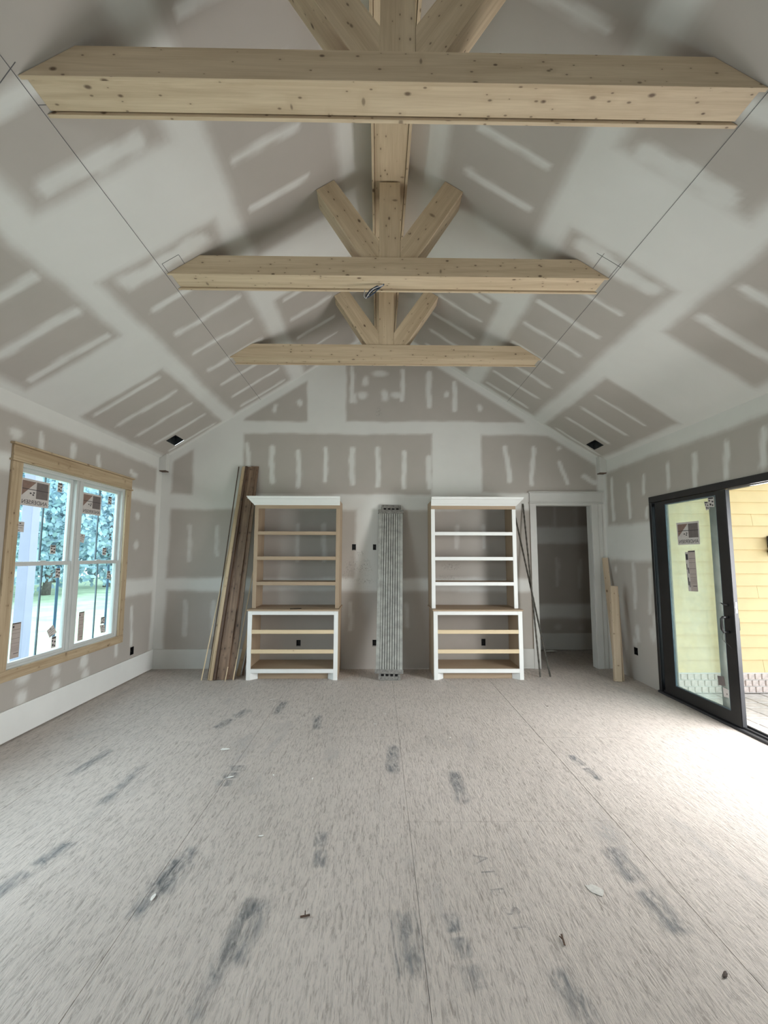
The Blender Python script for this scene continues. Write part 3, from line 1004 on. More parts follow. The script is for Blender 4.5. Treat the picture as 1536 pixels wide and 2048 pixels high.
# ------------------------------------------------------------------ boxes in the drywall
def outlet(plane, r, lab, at, wires=True):
    a0, a1, z0, z1 = r
    t = empty('outlet_box', ((a0 + a1) / 2 if plane == 'Y' else at, at if plane == 'Y' else (a0 + a1) / 2, (z0 + z1) / 2), label=lab, cat='outlet box')
    dpt = .045
    sgn = 1 if (plane == 'Y' or at > 0) else -1
    bm = bmesh.new()
    w = .003

    def B(u0, u1, d0, d1, c0, c1):
        if plane == 'Y':
            bx(bm, u0, u1, at + min(sgn * d0, sgn * d1), at + max(sgn * d0, sgn * d1), c0, c1)
        else:
            bx(bm, at + min(sgn * d0, sgn * d1), at + max(sgn * d0, sgn * d1), u0, u1, c0, c1)
    B(a0, a0 + w, -.002, dpt, z0, z1)
    B(a1 - w, a1, -.002, dpt, z0, z1)
    B(a0 + w, a1 - w, -.002, dpt, z0, z0 + w)
    B(a0 + w, a1 - w, -.002, dpt, z1 - w, z1)
    B(a0, a1, dpt, dpt + w, z0, z1)
    finish(bm, 'box_shell', 'box', t, uv=False)
    if wires:
        bm = bmesh.new()
        c = (a0 + a1) / 2
        m_ = (z0 + z1) / 2
        def Pn(u, d, z):
            return (u, at + sgn * d, z) if plane == 'Y' else (at + sgn * d, u, z)
        tube(bm, [Pn(c - .01, dpt, z1 - .015), Pn(c, .02, m_ + .01), Pn(c + .008, .01, m_ - .012), Pn(c, .025, z0 + .015)], .003, 6)
        finish(bm, 'wire_tail', 'rod', t, uv=False, smooth=True)
    return t


outlet('Y', OUT_B[0], 'black outlet box at eye level on the end wall, left of the grey plank', 0)
outlet('Y', OUT_B[1], 'black outlet box at eye level right against the edge of the grey plank', 0)
outlet('Y', OUT_B[2], 'black outlet box low on the end wall beside the foot of the grey plank', 0)
outlet('Y', OUT_B[3], 'black outlet box seen low through the left base cabinet', 0)
outlet('Y', OUT_B[4], 'black outlet box seen low through the right base cabinet', 0)
outlet('X', OUT_L[0], 'outlet box low on the left wall just past the window', XL)
outlet('X', OUT_R[0], 'outlet box low on the right wall behind the leaning stud', XR)
for (v, lab) in ((VL, 'square dark vent cutout in the left ceiling slope near the end wall'), (VR, 'square dark vent cutout in the right ceiling slope near the end wall')):
    zc = zr((v[0] + v[1]) / 2)
    t = empty('ceiling_vent', ((v[0] + v[1]) / 2, (v[2] + v[3]) / 2, zc), label=lab, cat='vent', group='vent cutouts in the ceiling')
    bm = bmesh.new()
    h = .12
    w = .003
    prism(bm, [(v[0], zr(v[0])), (v[0] + w, zr(v[0] + w)), (v[0] + w, zc + h), (v[0], zc + h)], v[2], v[3])
    prism(bm, [(v[1] - w, zr(v[1] - w)), (v[1], zr(v[1])), (v[1], zc + h), (v[1] - w, zc + h)], v[2], v[3])
    prism(bm, [(v[0] + w, zr(v[0] + w)), (v[1] - w, zr(v[1] - w)), (v[1] - w, zc + h), (v[0] + w, zc + h)], v[2], v[2] + w)
    prism(bm, [(v[0] + w, zr(v[0] + w)), (v[1] - w, zr(v[1] - w)), (v[1] - w, zc + h), (v[0] + w, zc + h)], v[3] - w, v[3])
    bx(bm, v[0], v[1], v[2], v[3], zc + h, zc + h + w)
    finish(bm, 'vent_boot', 'boxblue', t, uv=False)
    bm = bmesh.new()
    c = Vector(((v[0] + v[1]) / 2 + .01, (v[2] + v[3]) / 2, zc + .06))
    tube(bm, [c, c + Vector((0, 0, .055))], .04, 14)
    finish(bm, 'duct_collar', 'box', t, uv=False, smooth=False)


# ------------------------------------------------------------------ window 1
def make_window(name, w, full=True):
    y0, y1, z0, z1 = w
    t = empty(name, (XL, (y0 + y1) / 2, z0), kind='structure')
    xi = XL + .022
    # casings
    box('side_casing', XL, xi, y0 - .105, y0, z0, z1 + .005, 'pine_trim', t, 'Z', .002)
    box('side_casing', XL, xi, y1, y1 + .097, z0, z1 + .005, 'pine_trim', t, 'Z', .002)
    box('head_bead', XL, xi + .012, y0 - .12, y1 + .112, z1 + .006, z1 + .022, 'pine_trim', t, 'Y', .003)
    box('head_casing', XL, xi, y0 - .105, y1 + .10, z1 + .023, 2.395, 'pine_trim', t, 'Y', .002)
    box('head_cap', XL, xi + .02, y0 - .125, y1 + .125, 2.396, 2.413, 'pine_trim', t, 'Y', .003)
    box('apron', XL, xi, y0 - .105, y1 + .10, z0 - .087, z0 - .001, 'pine_trim', t, 'Y', .002)
    # vinyl frame
    f0, f1 = XL - .082, XL - .012
    yc = (y0 + y1) / 2
    box('jamb', f0, f1, y0, y0 + .022, z0, z1, 'sash', t, 'Z', .001)
    box('jamb', f0, f1, y1 - .022, y1, z0, z1, 'sash', t, 'Z', .001)
    box('head_jamb', f0, f1, y0 + .022, y1 - .022, z1 - .022, z1, 'sash', t, 'Y', .001)
    box('sill', f0, f1, y0 + .022, y1 - .022, z0, z0 + .018, 'sash', t, 'Y', .001)
    box('mullion', f0, f1 + .004, yc - .05, yc + .05, z0 + .018, z1 - .022, 'sash', t, 'Z', .003)
    box('mullion_stop', f1 + .004, f1 + .012, yc - .018, yc + .018, z0 + .018, z1 - .022, 'sash', t, 'Z', .002)
    zm_ = 1.418
    for (a, b) in ((y0 + .022, yc - .05), (yc + .05, y1 - .022)):
        for (nm, xa, xb, c, d) in (('lower_sash', XL - .047, XL - .020, z0 + .018, zm_ + .018), ('upper_sash', XL - .077, XL - .050, zm_ - .014, z1 - .022)):
            s = .034
            bm = bmesh.new()
            bx(bm, xa, xb, a, a + s, c, d)
            bx(bm, xa, xb, b - s, b, c, d)
            bx(bm, xa, xb, a + s, b - s, d - (s if nm == 'upper_sash' else .034), d)
            bx(bm, xa, xb, a + s, b - s, c, c + (.026 if nm == 'lower_sash' else s))
            so = finish(bm, nm, 'sash', t, 'Y', 0)
            xm_ = (xa + xb) / 2
            box('pane', xm_ - .002, xm_ + .002, a + s - .004, b - s + .004, c + .02, d - .03, 'glass', so, bevel=0)
            box('grille_bar', xm_ - .008, xm_ + .004, (a + b) / 2 - .006, (a + b) / 2 + .006, c + .022, d - .03, 'greyblue', so, 'Z', 0)
        if full:
            box('sash_lock', XL - .05, XL - .026, (a + b) / 2 - .035, (a + b) / 2 + .035, zm_ + .018, zm_ + .028, 'sash', t, 'Y', .002)
            box('film_strip', XL - .085, XL - .079, b - .085, b - .05, z0 + .06, zm_ - .03, 'blue', t, 'Z', .001, label='strip of blue protective film at the jamb')
    return t


win1 = make_window('window_1', WIN)
win2 = make_window('added_window', WIN2, False)


def sc_up(y, z, x):
    """carry a point measured on the wall plane out to depth x along the light path of the survey station"""
    k = abs(x) / abs(XL)
    return -5.949 + (y + 5.949) * k, 1.5 + (z - 1.5) * k


def label_big(parent, x, quad, facing):
    """quad: TL,TR,BR,BL as (y,z); manufacturer's label read mirrored from indoors"""
    q = [Vector((x, *p)) for p in quad]
    nx = Vector((1, 0, 0)) * facing
    def P(u, v, d=0.0):
        top = q[0].lerp(q[1], u)
        bot = q[3].lerp(q[2], u)
        return bot.lerp(top, v) + nx * d
    def poly(bm, pts, d, mi):
        a = [bm.verts.new(P(u, v, d)) for u, v in pts]
        f = bm.faces.new(a)
        f.material_index = mi
    bm = bmesh.new()
    base = [P(0, 0, 0), P(1, 0, 0), P(1, 1, 0), P(0, 1, 0)]
    lo = [bm.verts.new(p) for p in base]
    hi = [bm.verts.new(p + nx * .0006) for p in base]
    bm.faces.new(lo[::-1]); bm.faces.new(hi)
    for i in range(4):
        bm.faces.new([lo[i], lo[(i + 1) % 4], hi[(i + 1) % 4], hi[i]])
    st = finish(bm, 'maker_label', 'paper', parent, uv=False, bevel=0)
    bm = bmesh.new()
    poly(bm, [(.05, .36), (.50, .90), (.50, .92), (.05, .92)], .0012, 0)       # brown left quadrant over the white peak
    poly(bm, [(.53, .30), (.95, .30), (.95, .92), (.53, .92)], .0012, 1)       # dark right quadrant
    poly(bm, [(.05, .605), (.96, .605), (.96, .63), (.05, .63)], .0018, 2)
    for (u, v) in ((.31, .45), (.40, .40), (.42, .48)):
        poly(bm, [(u, v), (u + .06, v), (u + .06, v + .05), (u, v + .05)], .0018, 2)
    finish(bm, 'label_print', ['print_brown', 'print_taupe', 'print_ink'], st, uv=False)
    me = text_mesh('ANDERSEN', 1.0)
    vx = [v.co.x for v in me.vertices]
    vy = [v.co.y for v in me.vertices]
    for v in me.vertices:
        u = (v.co.x - min(vx)) / (max(vx) - min(vx))
        w_ = (v.co.y - min(vy)) / (max(vy) - min(vy))
        u = 1 - u                                                             # mirrored: printed to be read from outdoors
        v.co = P(.07 + .88 * u, .07 + .15 * w_, .0018)
    me.materials.clear()
    me.materials.append(M['print_ink'])
    o = bpy.data.objects.new('lettering', me)
    COL.objects.link(o)
    o.parent = st
    o.matrix_parent_inverse = Matrix.Identity(4)
    return st


def label_small(parent, x, quad, facing, rows, mat='paper', blocks=()):
    q = [Vector((x, *p)) for p in quad]
    nx = Vector((1, 0, 0)) * facing
    def P(u, v, d=0.0):
        return q[3].lerp(q[2], u).lerp(q[0].lerp(q[1], u), v) + nx * d
    bm = bmesh.new()
    base = [P(0, 0), P(1, 0), P(1, 1), P(0, 1)]
    lo = [bm.verts.new(p) for p in base]
    hi = [bm.verts.new(p + nx * .0006) for p in base]
    bm.faces.new(lo[::-1]); bm.faces.new(hi)
    for i in range(4):
        bm.faces.new([lo[i], lo[(i + 1) % 4], hi[(i + 1) % 4], hi[i]])
    st = finish(bm, 'window_label', mat, parent, uv=False)
    bm = bmesh.new()
    for (u0, u1, v0, v1) in list(rows) + list(blocks):
        bm.faces.new([bm.verts.new(P(u, v, .0012)) for u, v in ((u0, v0), (u1, v0), (u1, v1), (u0, v1))])
    finish(bm, 'label_print', 'print_ink', st, uv=False)
    return st


def rect_q(y0, y1, z0, z1, x, dy=0.0):
    a = sc_up(y0, z1, x); b = sc_up(y1, z1, x); c = sc_up(y1, z0, x); d = sc_up(y0, z0, x)
    return [(a[0] + dy, a[1]), (b[0] + dy, b[1]), c, d]


rows_long = [(.05, .95, .965, .99), (.05, .95, .80, .808), (.05, .95, .55, .557), (.05, .95, .70, .705), (.05, .95, .42, .425), (.05, .95, .33, .334), (.35, .9, .12, .135)] + [(.1, .9, .2 + .03 * k, .204 + .03 * k) for k in range(4)]
tiny = [(.1, .9, .8, .95), (.1, .35, .55, .7), (.6, .9, .45, .6), (.2, .5, .15, .35), (.6, .85, .1, .25)]
mid = [(.05, .95, .62, .66), (.1, .5, .12, .18), (.4, .6, .78, .88), (.2, .8, .4, .43)]
XU, XLo = XL - .0635 + .004, XL - .0335 + .004
for dy, un in ((0, 0), (.752, 1)):
    w = .32 if un == 0 else .30
    y_ = -2.325 if un == 0 else -1.563
    label_big(win1, XU, rect_q(y_, y_ + w, 1.912, 2.142 if un == 0 else 2.128, XU), 1)
    if un == 0:
        label_small(win1, XU, rect_q(-1.909, -1.85, 2.08, 2.166, XU), 1, tiny)
        label_small(win1, XU, rect_q(-1.942, -1.875, 1.506, 1.585, XU), 1, tiny)
        label_small(win1, XU, rect_q(-2.34, -2.255, 1.686, 1.772, XU), 1, mid)
        label_small(win1, XLo, rect_q(-2.29, -2.2, .655, .94, XLo), 1, rows_long, 'paper_tan', [(.08, .25, .86, .92)])
        label_small(win1, XLo, rect_q(-1.853, -1.795, 1.285, 1.372, XLo), 1, tiny)
        label_small(win1, XLo, [sc_up(-1.907, .815, XLo), sc_up(-1.834, .86, XLo), sc_up(-1.782, .781, XLo), sc_up(-1.866, .746, XLo)], 1, mid)
        label_small(win1, XLo, rect_q(-1.84, -1.783, .648, .75, XLo), 1, tiny)
    else:
        label_small(win1, XU, rect_q(-1.148, -1.085, 2.052, 2.14, XU), 1, tiny)
        label_small(win1, XU, rect_q(-1.188, -1.122, 1.494, 1.573, XU), 1, tiny)
        label_small(win1, XU, [sc_up(-1.572, 1.711, XU), sc_up(-1.483, 1.701, XU), sc_up(-1.499, 1.615, XU), sc_up(-1.574, 1.629, XU)], 1, mid)
        label_small(win1, XLo, rect_q(-1.492, -1.412, .645, .927, XLo), 1, rows_long, 'paper_tan', [(.08, .25, .86, .92)])
        label_small(win1, XLo, rect_q(-1.083, -1.025, 1.235, 1.318, XLo), 1, tiny)
        label_small(win1, XLo, rect_q(-1.139, -1.07, .755, .827, XLo), 1, tiny)
        label_small(win1, XLo, [sc_up(-1.149, .746, XLo), sc_up(-1.063, .741, XLo), sc_up(-1.049, .655, XLo), sc_up(-1.123, .66, XLo)], 1, mid)

# ------------------------------------------------------------------ door_1: black sliding patio door
d1 = empty('door_1', (XR, -1.5, 0), kind='structure')
fx0, fx1 = XR - .012, XR + .12
box('head_frame', fx0, fx1, DOOR[0], DOOR[1], 2.107, 2.175, 'black', d1, 'Y', .003)
box('head_track', XR + .02, XR + .028, DOOR[0], -2.09, 2.096, 2.107, 'metal', d1, 'Y', .001)
box('head_track', XR + .05, XR + .058, DOOR[0], -2.09, 2.096, 2.107, 'metal', d1, 'Y', .001)
box('jamb', fx0, XR + .03, DOOR[1] - .045, DOOR[1], .012, 2.107, 'black', d1, 'Z', .003)
box('jamb', XR + .03, fx1, DOOR[1] - .035, DOOR[1], .012, 2.107, 'black', d1, 'Z', .003)
box('jamb', fx0, fx1, DOOR[0], DOOR[0] + .05, .012, 2.107, 'black', d1, 'Z', .003)
box('threshold', XR - .03, fx1, DOOR[0], DOOR[1], -.004, .02, 'blackin', d1, 'Y', .002)
box('sill_track', XR + .012, XR + .02, DOOR[0], DOOR[1] - .045, .02, .034, 'blackin', d1, 'Y', .001)
box('sill_track', XR + .07, XR + .078, DOOR[0], DOOR[1] - .045, .02, .034, 'blackin', d1, 'Y', .001)


def panel(parent, name, xa, xb, ya, yb, za, zb, stile_r, stile_l, top, bot, gm, m_, edge=None):
    """sliding sash: ya < yb (ya nearer to the camera)"""
    p = empty(name, (0, 0, 0))
    p.parent = parent
    p.matrix_parent_inverse = Matrix.Translation(parent.location).inverted()
    bm = bmesh.new()
    bx(bm, xa, xb, yb - stile_l, yb, za, zb)
    bx(bm, xa, xb, ya, ya + stile_r, za, zb)
    bx(bm, xa, xb, ya + stile_r, yb - stile_l, zb - top, zb)
    bx(bm, xa, xb, ya + stile_r, yb - stile_l, za, za + bot)
    o = finish(bm, 'panel_frame', m_, p, 'Z', 0)
    o.matrix_parent_inverse = Matrix.Identity(4)
    xm_ = (xa + xb) / 2
    o = box('glass_pane', xm_ - .004, xm_ + .004, ya + stile_r - .005, yb - stile_l + .005, za + bot - .005, zb - top + .005, gm, p, bevel=0)
    o.matrix_parent_inverse = Matrix.Identity(4)
    bm = bmesh.new()
    a, b, c, d = ya + stile_r, yb - stile_l, za + bot, zb - top
    for xq0, xq1 in ((xm_ - .018, xm_ - .004),):
        bx(bm, xq0, xq1, a, a + .008, c, d)
        bx(bm, xq0, xq1, b - .008, b, c, d)
        bx(bm, xq0, xq1, a + .008, b - .008, c, c + .008)
        bx(bm, xq0, xq1, a + .008, b - .008, d - .008, d)
    o = finish(bm, 'glazing_bead', 'greyblue', p, 'Z', 0)
    o.matrix_parent_inverse = Matrix.Identity(4)
    return p


sp = panel(d1, 'sliding_panel', XR - .006, XR + .036, -2.085, -1.085, .034, 2.10, .11, .165, .035, .10, 'glass_door', 'black')
fp = panel(d1, 'fixed_panel', XR + .055, XR + .10, -1.965, -1.03, .034, 2.10, .155, .07, .03, .07, 'glass', 'greyblue')
o = box('stile_edge', XR - .003, XR + .033, -2.092, -2.0855, .036, 2.098, 'blackin', sp, 'Z', .001)
o.matrix_parent_inverse = Matrix.Identity(4)
# handle, latch, lock plate
for sx, xa in ((-1, XR - .006), (1, XR + .036)):
    bm = bmesh.new()
    hy_ = -2.02
    tube(bm, [(xa, hy_, .955), (xa + sx * .045, hy_ + .005, .955), (xa + sx * .055, hy_ + .01, .94), (xa + sx * .055, hy_ + .01, .845), (xa + sx * .045, hy_ + .005, .825), (xa, hy_, .825)], .0115, 8)
    o = finish(bm, 'pull_handle', 'black', sp, uv=False, smooth=True)
    o.matrix_parent_inverse = Matrix.Identity(4)
bm = bmesh.new()
tube(bm, [(XR - .006, -2.03, 1.06), (XR - .03, -2.01, 1.066), (XR - .04, -1.99, 1.078)], [.009, .007, .004], 8)
tube(bm, [(XR + .036, -2.03, 1.06), (XR + .06, -2.03, 1.06)], .012, 8)
o = finish(bm, 'thumb_latch', 'black', sp, uv=False, smooth=True)
o.matrix_parent_inverse = Matrix.Identity(4)
o = box('lock_plate', XR + .006, XR + .022, -2.0955, -2.093, 1.0, 1.095, 'chrome', sp, 'Z', .001, label='bright metal lock plate')
o.matrix_parent_inverse = Matrix.Identity(4)
bm = bmesh.new()
tube(bm, [(XR - .05, -2.02, .83), (XR - .055, -2.0, .79), (XR - .05, -1.995, .755), (XR - .045, -2.01, .74), (XR - .05, -2.025, .77), (XR - .05, -2.022, .825)], .0015, 5)
tube(bm, [(XR - .047, -2.01, .74), (XR - .03, -2.035, .715), (XR - .02, -2.05, .69)], .0015, 5)
finish(bm, 'hanging_cord', 'box', None, uv=False, label='thin dark cord looped over the sliding door handle', cat='cord')
# labels on the sliding glass
XD = XR + .015 - .0055


def rq(y0, y1, z0, z1, x):
    k = x / XR
    f = lambda y, z: (-5.949 + (y + 5.949) * k, 1.5 + (z - 1.5) * k)
    return [f(y0, z1), f(y1, z1), f(y1, z0), f(y0, z0)]


lb = label_big(d1, XD, [(-1.40, 1.847), (-1.725, 1.845), (-1.722, 1.615), (-1.41, 1.615)], -1)
label_small(d1, XD, [(-1.545, 1.553), (-1.645, 1.556), (-1.653, 1.152), (-1.56, 1.147)], -1, rows_long, 'paper_tan')
label_small(d1, XD + .0004, [(-1.503, 1.538), (-1.545, 1.540), (-1.56, 1.147), (-1.52, 1.145)], -1, tiny, 'paper')
label_small(d1, XD, [(-1.86, 2.06), (-1.936, 2.056), (-1.936, 1.959), (-1.87, 1.965)], -1, tiny)
label_small(d1, XD, [(-1.812, 2.023), (-1.86, 2.02), (-1.875, 1.945), (-1.832, 1.935)], -1, tiny)
label_small(d1, XD, [(-1.823, .396), (-1.902, .409), (-1.915, .326), (-1.833, .316)], -1, [], 'print_taupe')
label_small(d1, XD, [(-1.879, .31), (-1.946, .303), (-1.944, .233), (-1.885, .227)], -1, [(.6, .75, .3, .5)])
# ------------------------------------------------------------------ door_2: cased opening
d2 = empty('door_2', (2.56, 0, 0), kind='structure')
box('side_casing', 2.088, 2.176, -.02, 0, 0, 2.215, 'primer', d2, 'Z', .002)
box('side_casing', 2.94, 3.03, -.02, 0, 0, 2.215, 'primer', d2, 'Z', .002)
box('jamb', 2.160, 2.178, 0.001, .12, 0, 2.197, 'primer', d2, 'Z', .001)
box('jamb', 2.938, 2.956, 0.001, .12, 0, 2.197, 'primer', d2, 'Z', .001)
box('head_jamb', 2.178, 2.938, 0.001, .12, 2.190, 2.208, 'primer', d2, 'X', .001)
box('head_casing', 2.176, 2.94, -.02, 0, 2.197, 2.2155, 'primer', d2, 'X', .001)
box('head_bead', 2.078, 3.105, -.034, 0, 2.216, 2.233, 'primer', d2, 'X', .003)
box('head_board', 2.088, 3.092, -.022, 0, 2.234, 2.364, 'primer', d2, 'X', .002)
box('head_cap', 2.070, 3.110, -.044, 0, 2.365, 2.381, 'primer', d2, 'X', .003)
box('jamb_filler', 3.03, 3.09, -.012, 0, 0, 2.215, 'primer', d2, 'Z', .002)
# crumpled scrap on the hall floor
flake(2.72, 1.02, .07, 'plaster', 'crumpled pale scrap on the hall floor beyond the cased opening', 'scrap', 'paper_scrap', None, .3, .1, 1.5)


# ------------------------------------------------------------------ bookcases
def base_cabinet(x0, x1, lab):
    yf = -.527
    t = empty('base_cabinet', ((x0 + x1) / 2, yf, 0), label=lab, cat='cabinet', group='open base cabinets against the end wall')
    w = .05
    fr = (yf, yf + .02)
    box('frame_stile', x0, x0 + w, *fr, 0, .8185, 'white', t, 'Z', .002)
    box('frame_stile', x1 - w, x1, *fr, 0, .8185, 'white', t, 'Z', .002)
    box('top_rail', x0 + w, x1 - w, *fr, .773, .8185, 'white', t, 'X', .002)
    box('bottom_rail', x0 + w, x1 - w, *fr, .083, .13, 'white', t, 'X', .002)
    box('drawer_rail', x0 + w, x1 - w, yf + .001, yf + .02, .547, .593, 'pine_rail', t, 'X', .002)
    box('drawer_rail', x0 + w, x1 - w, yf + .001, yf + .02, .313, .360, 'pine_rail', t, 'X', .002)
    for xs_ in ((x0 + .004, x0 + .023), (x1 - .023, x1 - .004)):
        box('side_panel', *xs_, yf + .021, -.004, 0, .8185, 'ply', t, 'Z', .001)
    box('bottom_shelf', x0 + .024, x1 - .024, yf + .021, -.03, .105, .127, 'ply', t, 'X', .001)
    for sgn, xa in ((1, x0 + w), (-1, x1 - w)):
        bm = bmesh.new()
        prism(bm, [(xa, yf + .003), (xa + sgn * .072, yf + .075), (xa + sgn * .072, yf + .09), (xa - sgn * .012, yf + .021)], .0, .082, 'XY')
        finish(bm, 'foot_return', 'white', t, 'X', .001)
    box('toe_kick', x0 + w + .075, x1 - w - .075, yf + .076, yf + .092, .0, .082, 'ply', t, 'X', .001)
    box('countertop', x0 - .012, x1 + .012, yf - .012, -.004, .819, .838, 'ply', t, 'X', .002)
    return t


def hutch(x0, x1, painted, ret, lab):
    yf = -.415
    t = empty('bookcase_hutch', ((x0 + x1) / 2, yf, .839), label=lab, cat='bookcase', group='open shelf hutches on the base cabinets')
    w = .047
    fm = 'white' if painted else 'ply'
    z0 = .839
    fr = (yf, yf + .02)
    box('frame_stile', x0, x0 + w, *fr, z0, 2.089, fm, t, 'Z', .0015)
    box('frame_stile', x1 - w, x1, *fr, z0, 2.089, fm, t, 'Z', .0015)
    for z in (1.122, 1.438, 1.755):
        box('shelf', x0 + .024, x1 - .024, yf + .021, -.03, z + .020, z + .042, 'ply', t, 'X', .001)
        box('shelf_nosing', x0 + w, x1 - w, yf + .001, yf + .02, z, z + .044, fm if painted else 'ply', t, 'X', .0015)
    for xs_ in ((x0 + .003, x0 + .022), (x1 - .022, x1 - .003)):
        box('side_panel', *xs_, yf + .021, -.004, z0, 2.20, 'ply', t, 'Z', .001)
    box('head_rail', x0, x1, yf + .003, yf + .02, 2.0895, 2.20, 'ply', t, 'X', .001)
    box('top_panel', x0 + .024, x1 - .024, yf + .021, -.004, 2.175, 2.195, 'ply', t, 'X', .001)
    # mitred crown moulding: cornice profile swept along the front and one return
    prof = [(0, 2.134), (.010, 2.134), (.014, 2.145), (.030, 2.160), (.052, 2.187), (.066, 2.205), (.078, 2.212), (.078, 2.228), (.086, 2.231), (.086, 2.240), (0, 2.240)]
    bm = bmesh.new()
    L_ = [bm.verts.new(((x0 - (o_ if ret < 0 else 0)), yf - o_, z)) for o_, z in prof]
    R_ = [bm.verts.new(((x1 + (o_ if ret > 0 else 0)), yf - o_, z)) for o_, z in prof]
    n = len(prof)
    for i in range(n):
        bm.faces.new([L_[i], R_[i], R_[(i + 1) % n], L_[(i + 1) % n]])
    E_, S_ = (L_, x0) if ret < 0 else (R_, x1)
    Bk = [bm.verts.new((S_ + ret * o_, -.004, z)) for o_, z in prof]
    for i in range(n):
        bm.faces.new([E_[i], E_[(i + 1) % n], Bk[(i + 1) % n], Bk[i]])
    bm.faces.new(Bk)
    bm.faces.new(R_ if ret < 0 else L_)
    finish(bm, 'crown_moulding', 'white', t, 'X', 0, label='white crown moulding')
    return t


base_cabinet(-1.584, -.486, 'left white-framed open base cabinet with two pine drawer rails')
base_cabinet(.683, 1.776, 'right white-framed open base cabinet with two pine drawer rails')
hutch(-1.570, -.488, False, -1, 'left open shelf unit with unpainted tan frame under white crown moulding')
hutch(.677, 1.764, True, 1, 'right open shelf unit with white painted frame and crown moulding')
bm = bmesh.new()
tube(bm, [(-1.08, -.49, .8435), (-.96, -.455, .8435), (-.945, -.45, .8435)], [.0045, .0045, .002], 6)
finish(bm, 'marking_pencil', 'box', None, uv=False, label='thin dark pencil lying on the top of the left base cabinet', cat='pencil')

# ------------------------------------------------------------------ lumber leaning left of the bookcase
LG = 'lumber leaning left of the bookcases'


def lean(name, A, B, w, t, mat, lab, side=(1, 0, 0), group=LG, cat='board'):
    bm = bmesh.new()
    d = stick(bm, A, B, w, t, side)
    return finish(bm, name, mat, None, d, .001, label=lab, cat=cat, group=group)


lean('stained_board', (-1.878, -.508, .003), (-1.737, -.030, 2.70), .122, .019, 'stained', 'wide dark-stained knotty board leaning left of the bookcase')
lean('stained_board', (-1.782, -.490, .003), (-1.700, -.012, 2.715), .10, .014, 'stained', 'second dark-stained board tucked behind the wide one')
lean('stained_board', (-1.962, -.505, .003), (-1.806, -.036, 2.705), .030, .06, 'stained_dark', 'nearly black stained batten edge-on beside the wide stained board')
lean('pine_strip', (-1.998, -.535, .003), (-1.838, -.060, 2.70), .036, .02, 'pine_trim', 'thick pale pine strip leaning against the dark battens')
lean('pine_strip', (-2.030, -.531, .003), (-1.868, -.025, 2.695), .014, .014, 'pine_trim', 'thin pale strip just left of the thick pine strip')
lean('pine_strip', (-2.044, -.515, .003), (-1.925, -.008, 2.712), .010, .012, 'stained_dark', 'slender grey-brown lath standing farthest left at its top')
lean('pine_strip', (-2.112, -.533, .003), (-1.885, -.040, 2.3), .011, .010, 'pine_rail', 'thin pale lath whose foot sits farthest left on the floor')
lean('pine_strip', (-1.735, -.525, .003), (-1.612, -.02, 1.72), .009, .010, 'pine_rail', 'thin pale lath between the stained boards and the left bookcase')
lean('pine_strip', (-1.815, -.575, .003), (-1.800, -.53, .16), .008, .006, 'pine_rail', 'short pale offcut propped at the foot of the wide stained board')
lean('scrap_board', (-1.735, -.345, .003), (-1.618, -.30, .62), .045, .016, 'pine_trim', 'short tan scrap board leaning on the side of the left base cabinet')
lean('scrap_board', (-1.685, -.315, .003), (-1.600, -.28, .55), .022, .016, 'stained', 'short brown scrap batten closest to the side of the left base cabinet')

# ------------------------------------------------------------------ grey walk plank
wp = empty('walk_plank', (.138, -.51, 0), label='weathered grey ribbed aluminium walk plank leaning on the end wall between the bookcases', cat='plank')
A0, B0 = Vector((.139, -.50, .10)), Vector((.172, -.045, 2.085))
dd = (B0 - A0).normalized()
n_ = Vector((1, 0, 0)) - dd * dd.x
n_.normalize()
fw = n_.cross(dd).normalized()
if fw.y > 0:
    fw = -fw
W_ = .325


def plank_piece(name, u0, u1, f0, f1, mat, s0=0.0, s1=1.0, bev=.001):
    bm = bmesh.new()
    c = (u0 + u1) / 2
    L0 = A0.lerp(B0, s0) + n_ * c + fw * ((f0 + f1) / 2)
    L1 = A0.lerp(B0, s1) + n_ * c + fw * ((f0 + f1) / 2)
    stick(bm, L0, L1, u1 - u0, f1 - f0, tuple(n_))
    return finish(bm, name, mat, wp, dd, bev)


plank_piece('side_rail', -.162, -.118, -.05, .022, 'alu')
plank_piece('side_rail', .124, .162, -.05, .022, 'alu')
k = 8
wid = (.124 + .118) / k
for i in range(k):
    plank_piece('deck_slat', -.118 + wid * i + .0035, -.118 + wid * (i + 1) - .0035, -.011, .018 + .002 * (i % 2), 'alu')
plank_piece('deck_gap_shade', -.118, .124, -.03, -.012, 'box')  # black sheet stands in for the shade between the slats
LEN = (B0 - A0).length


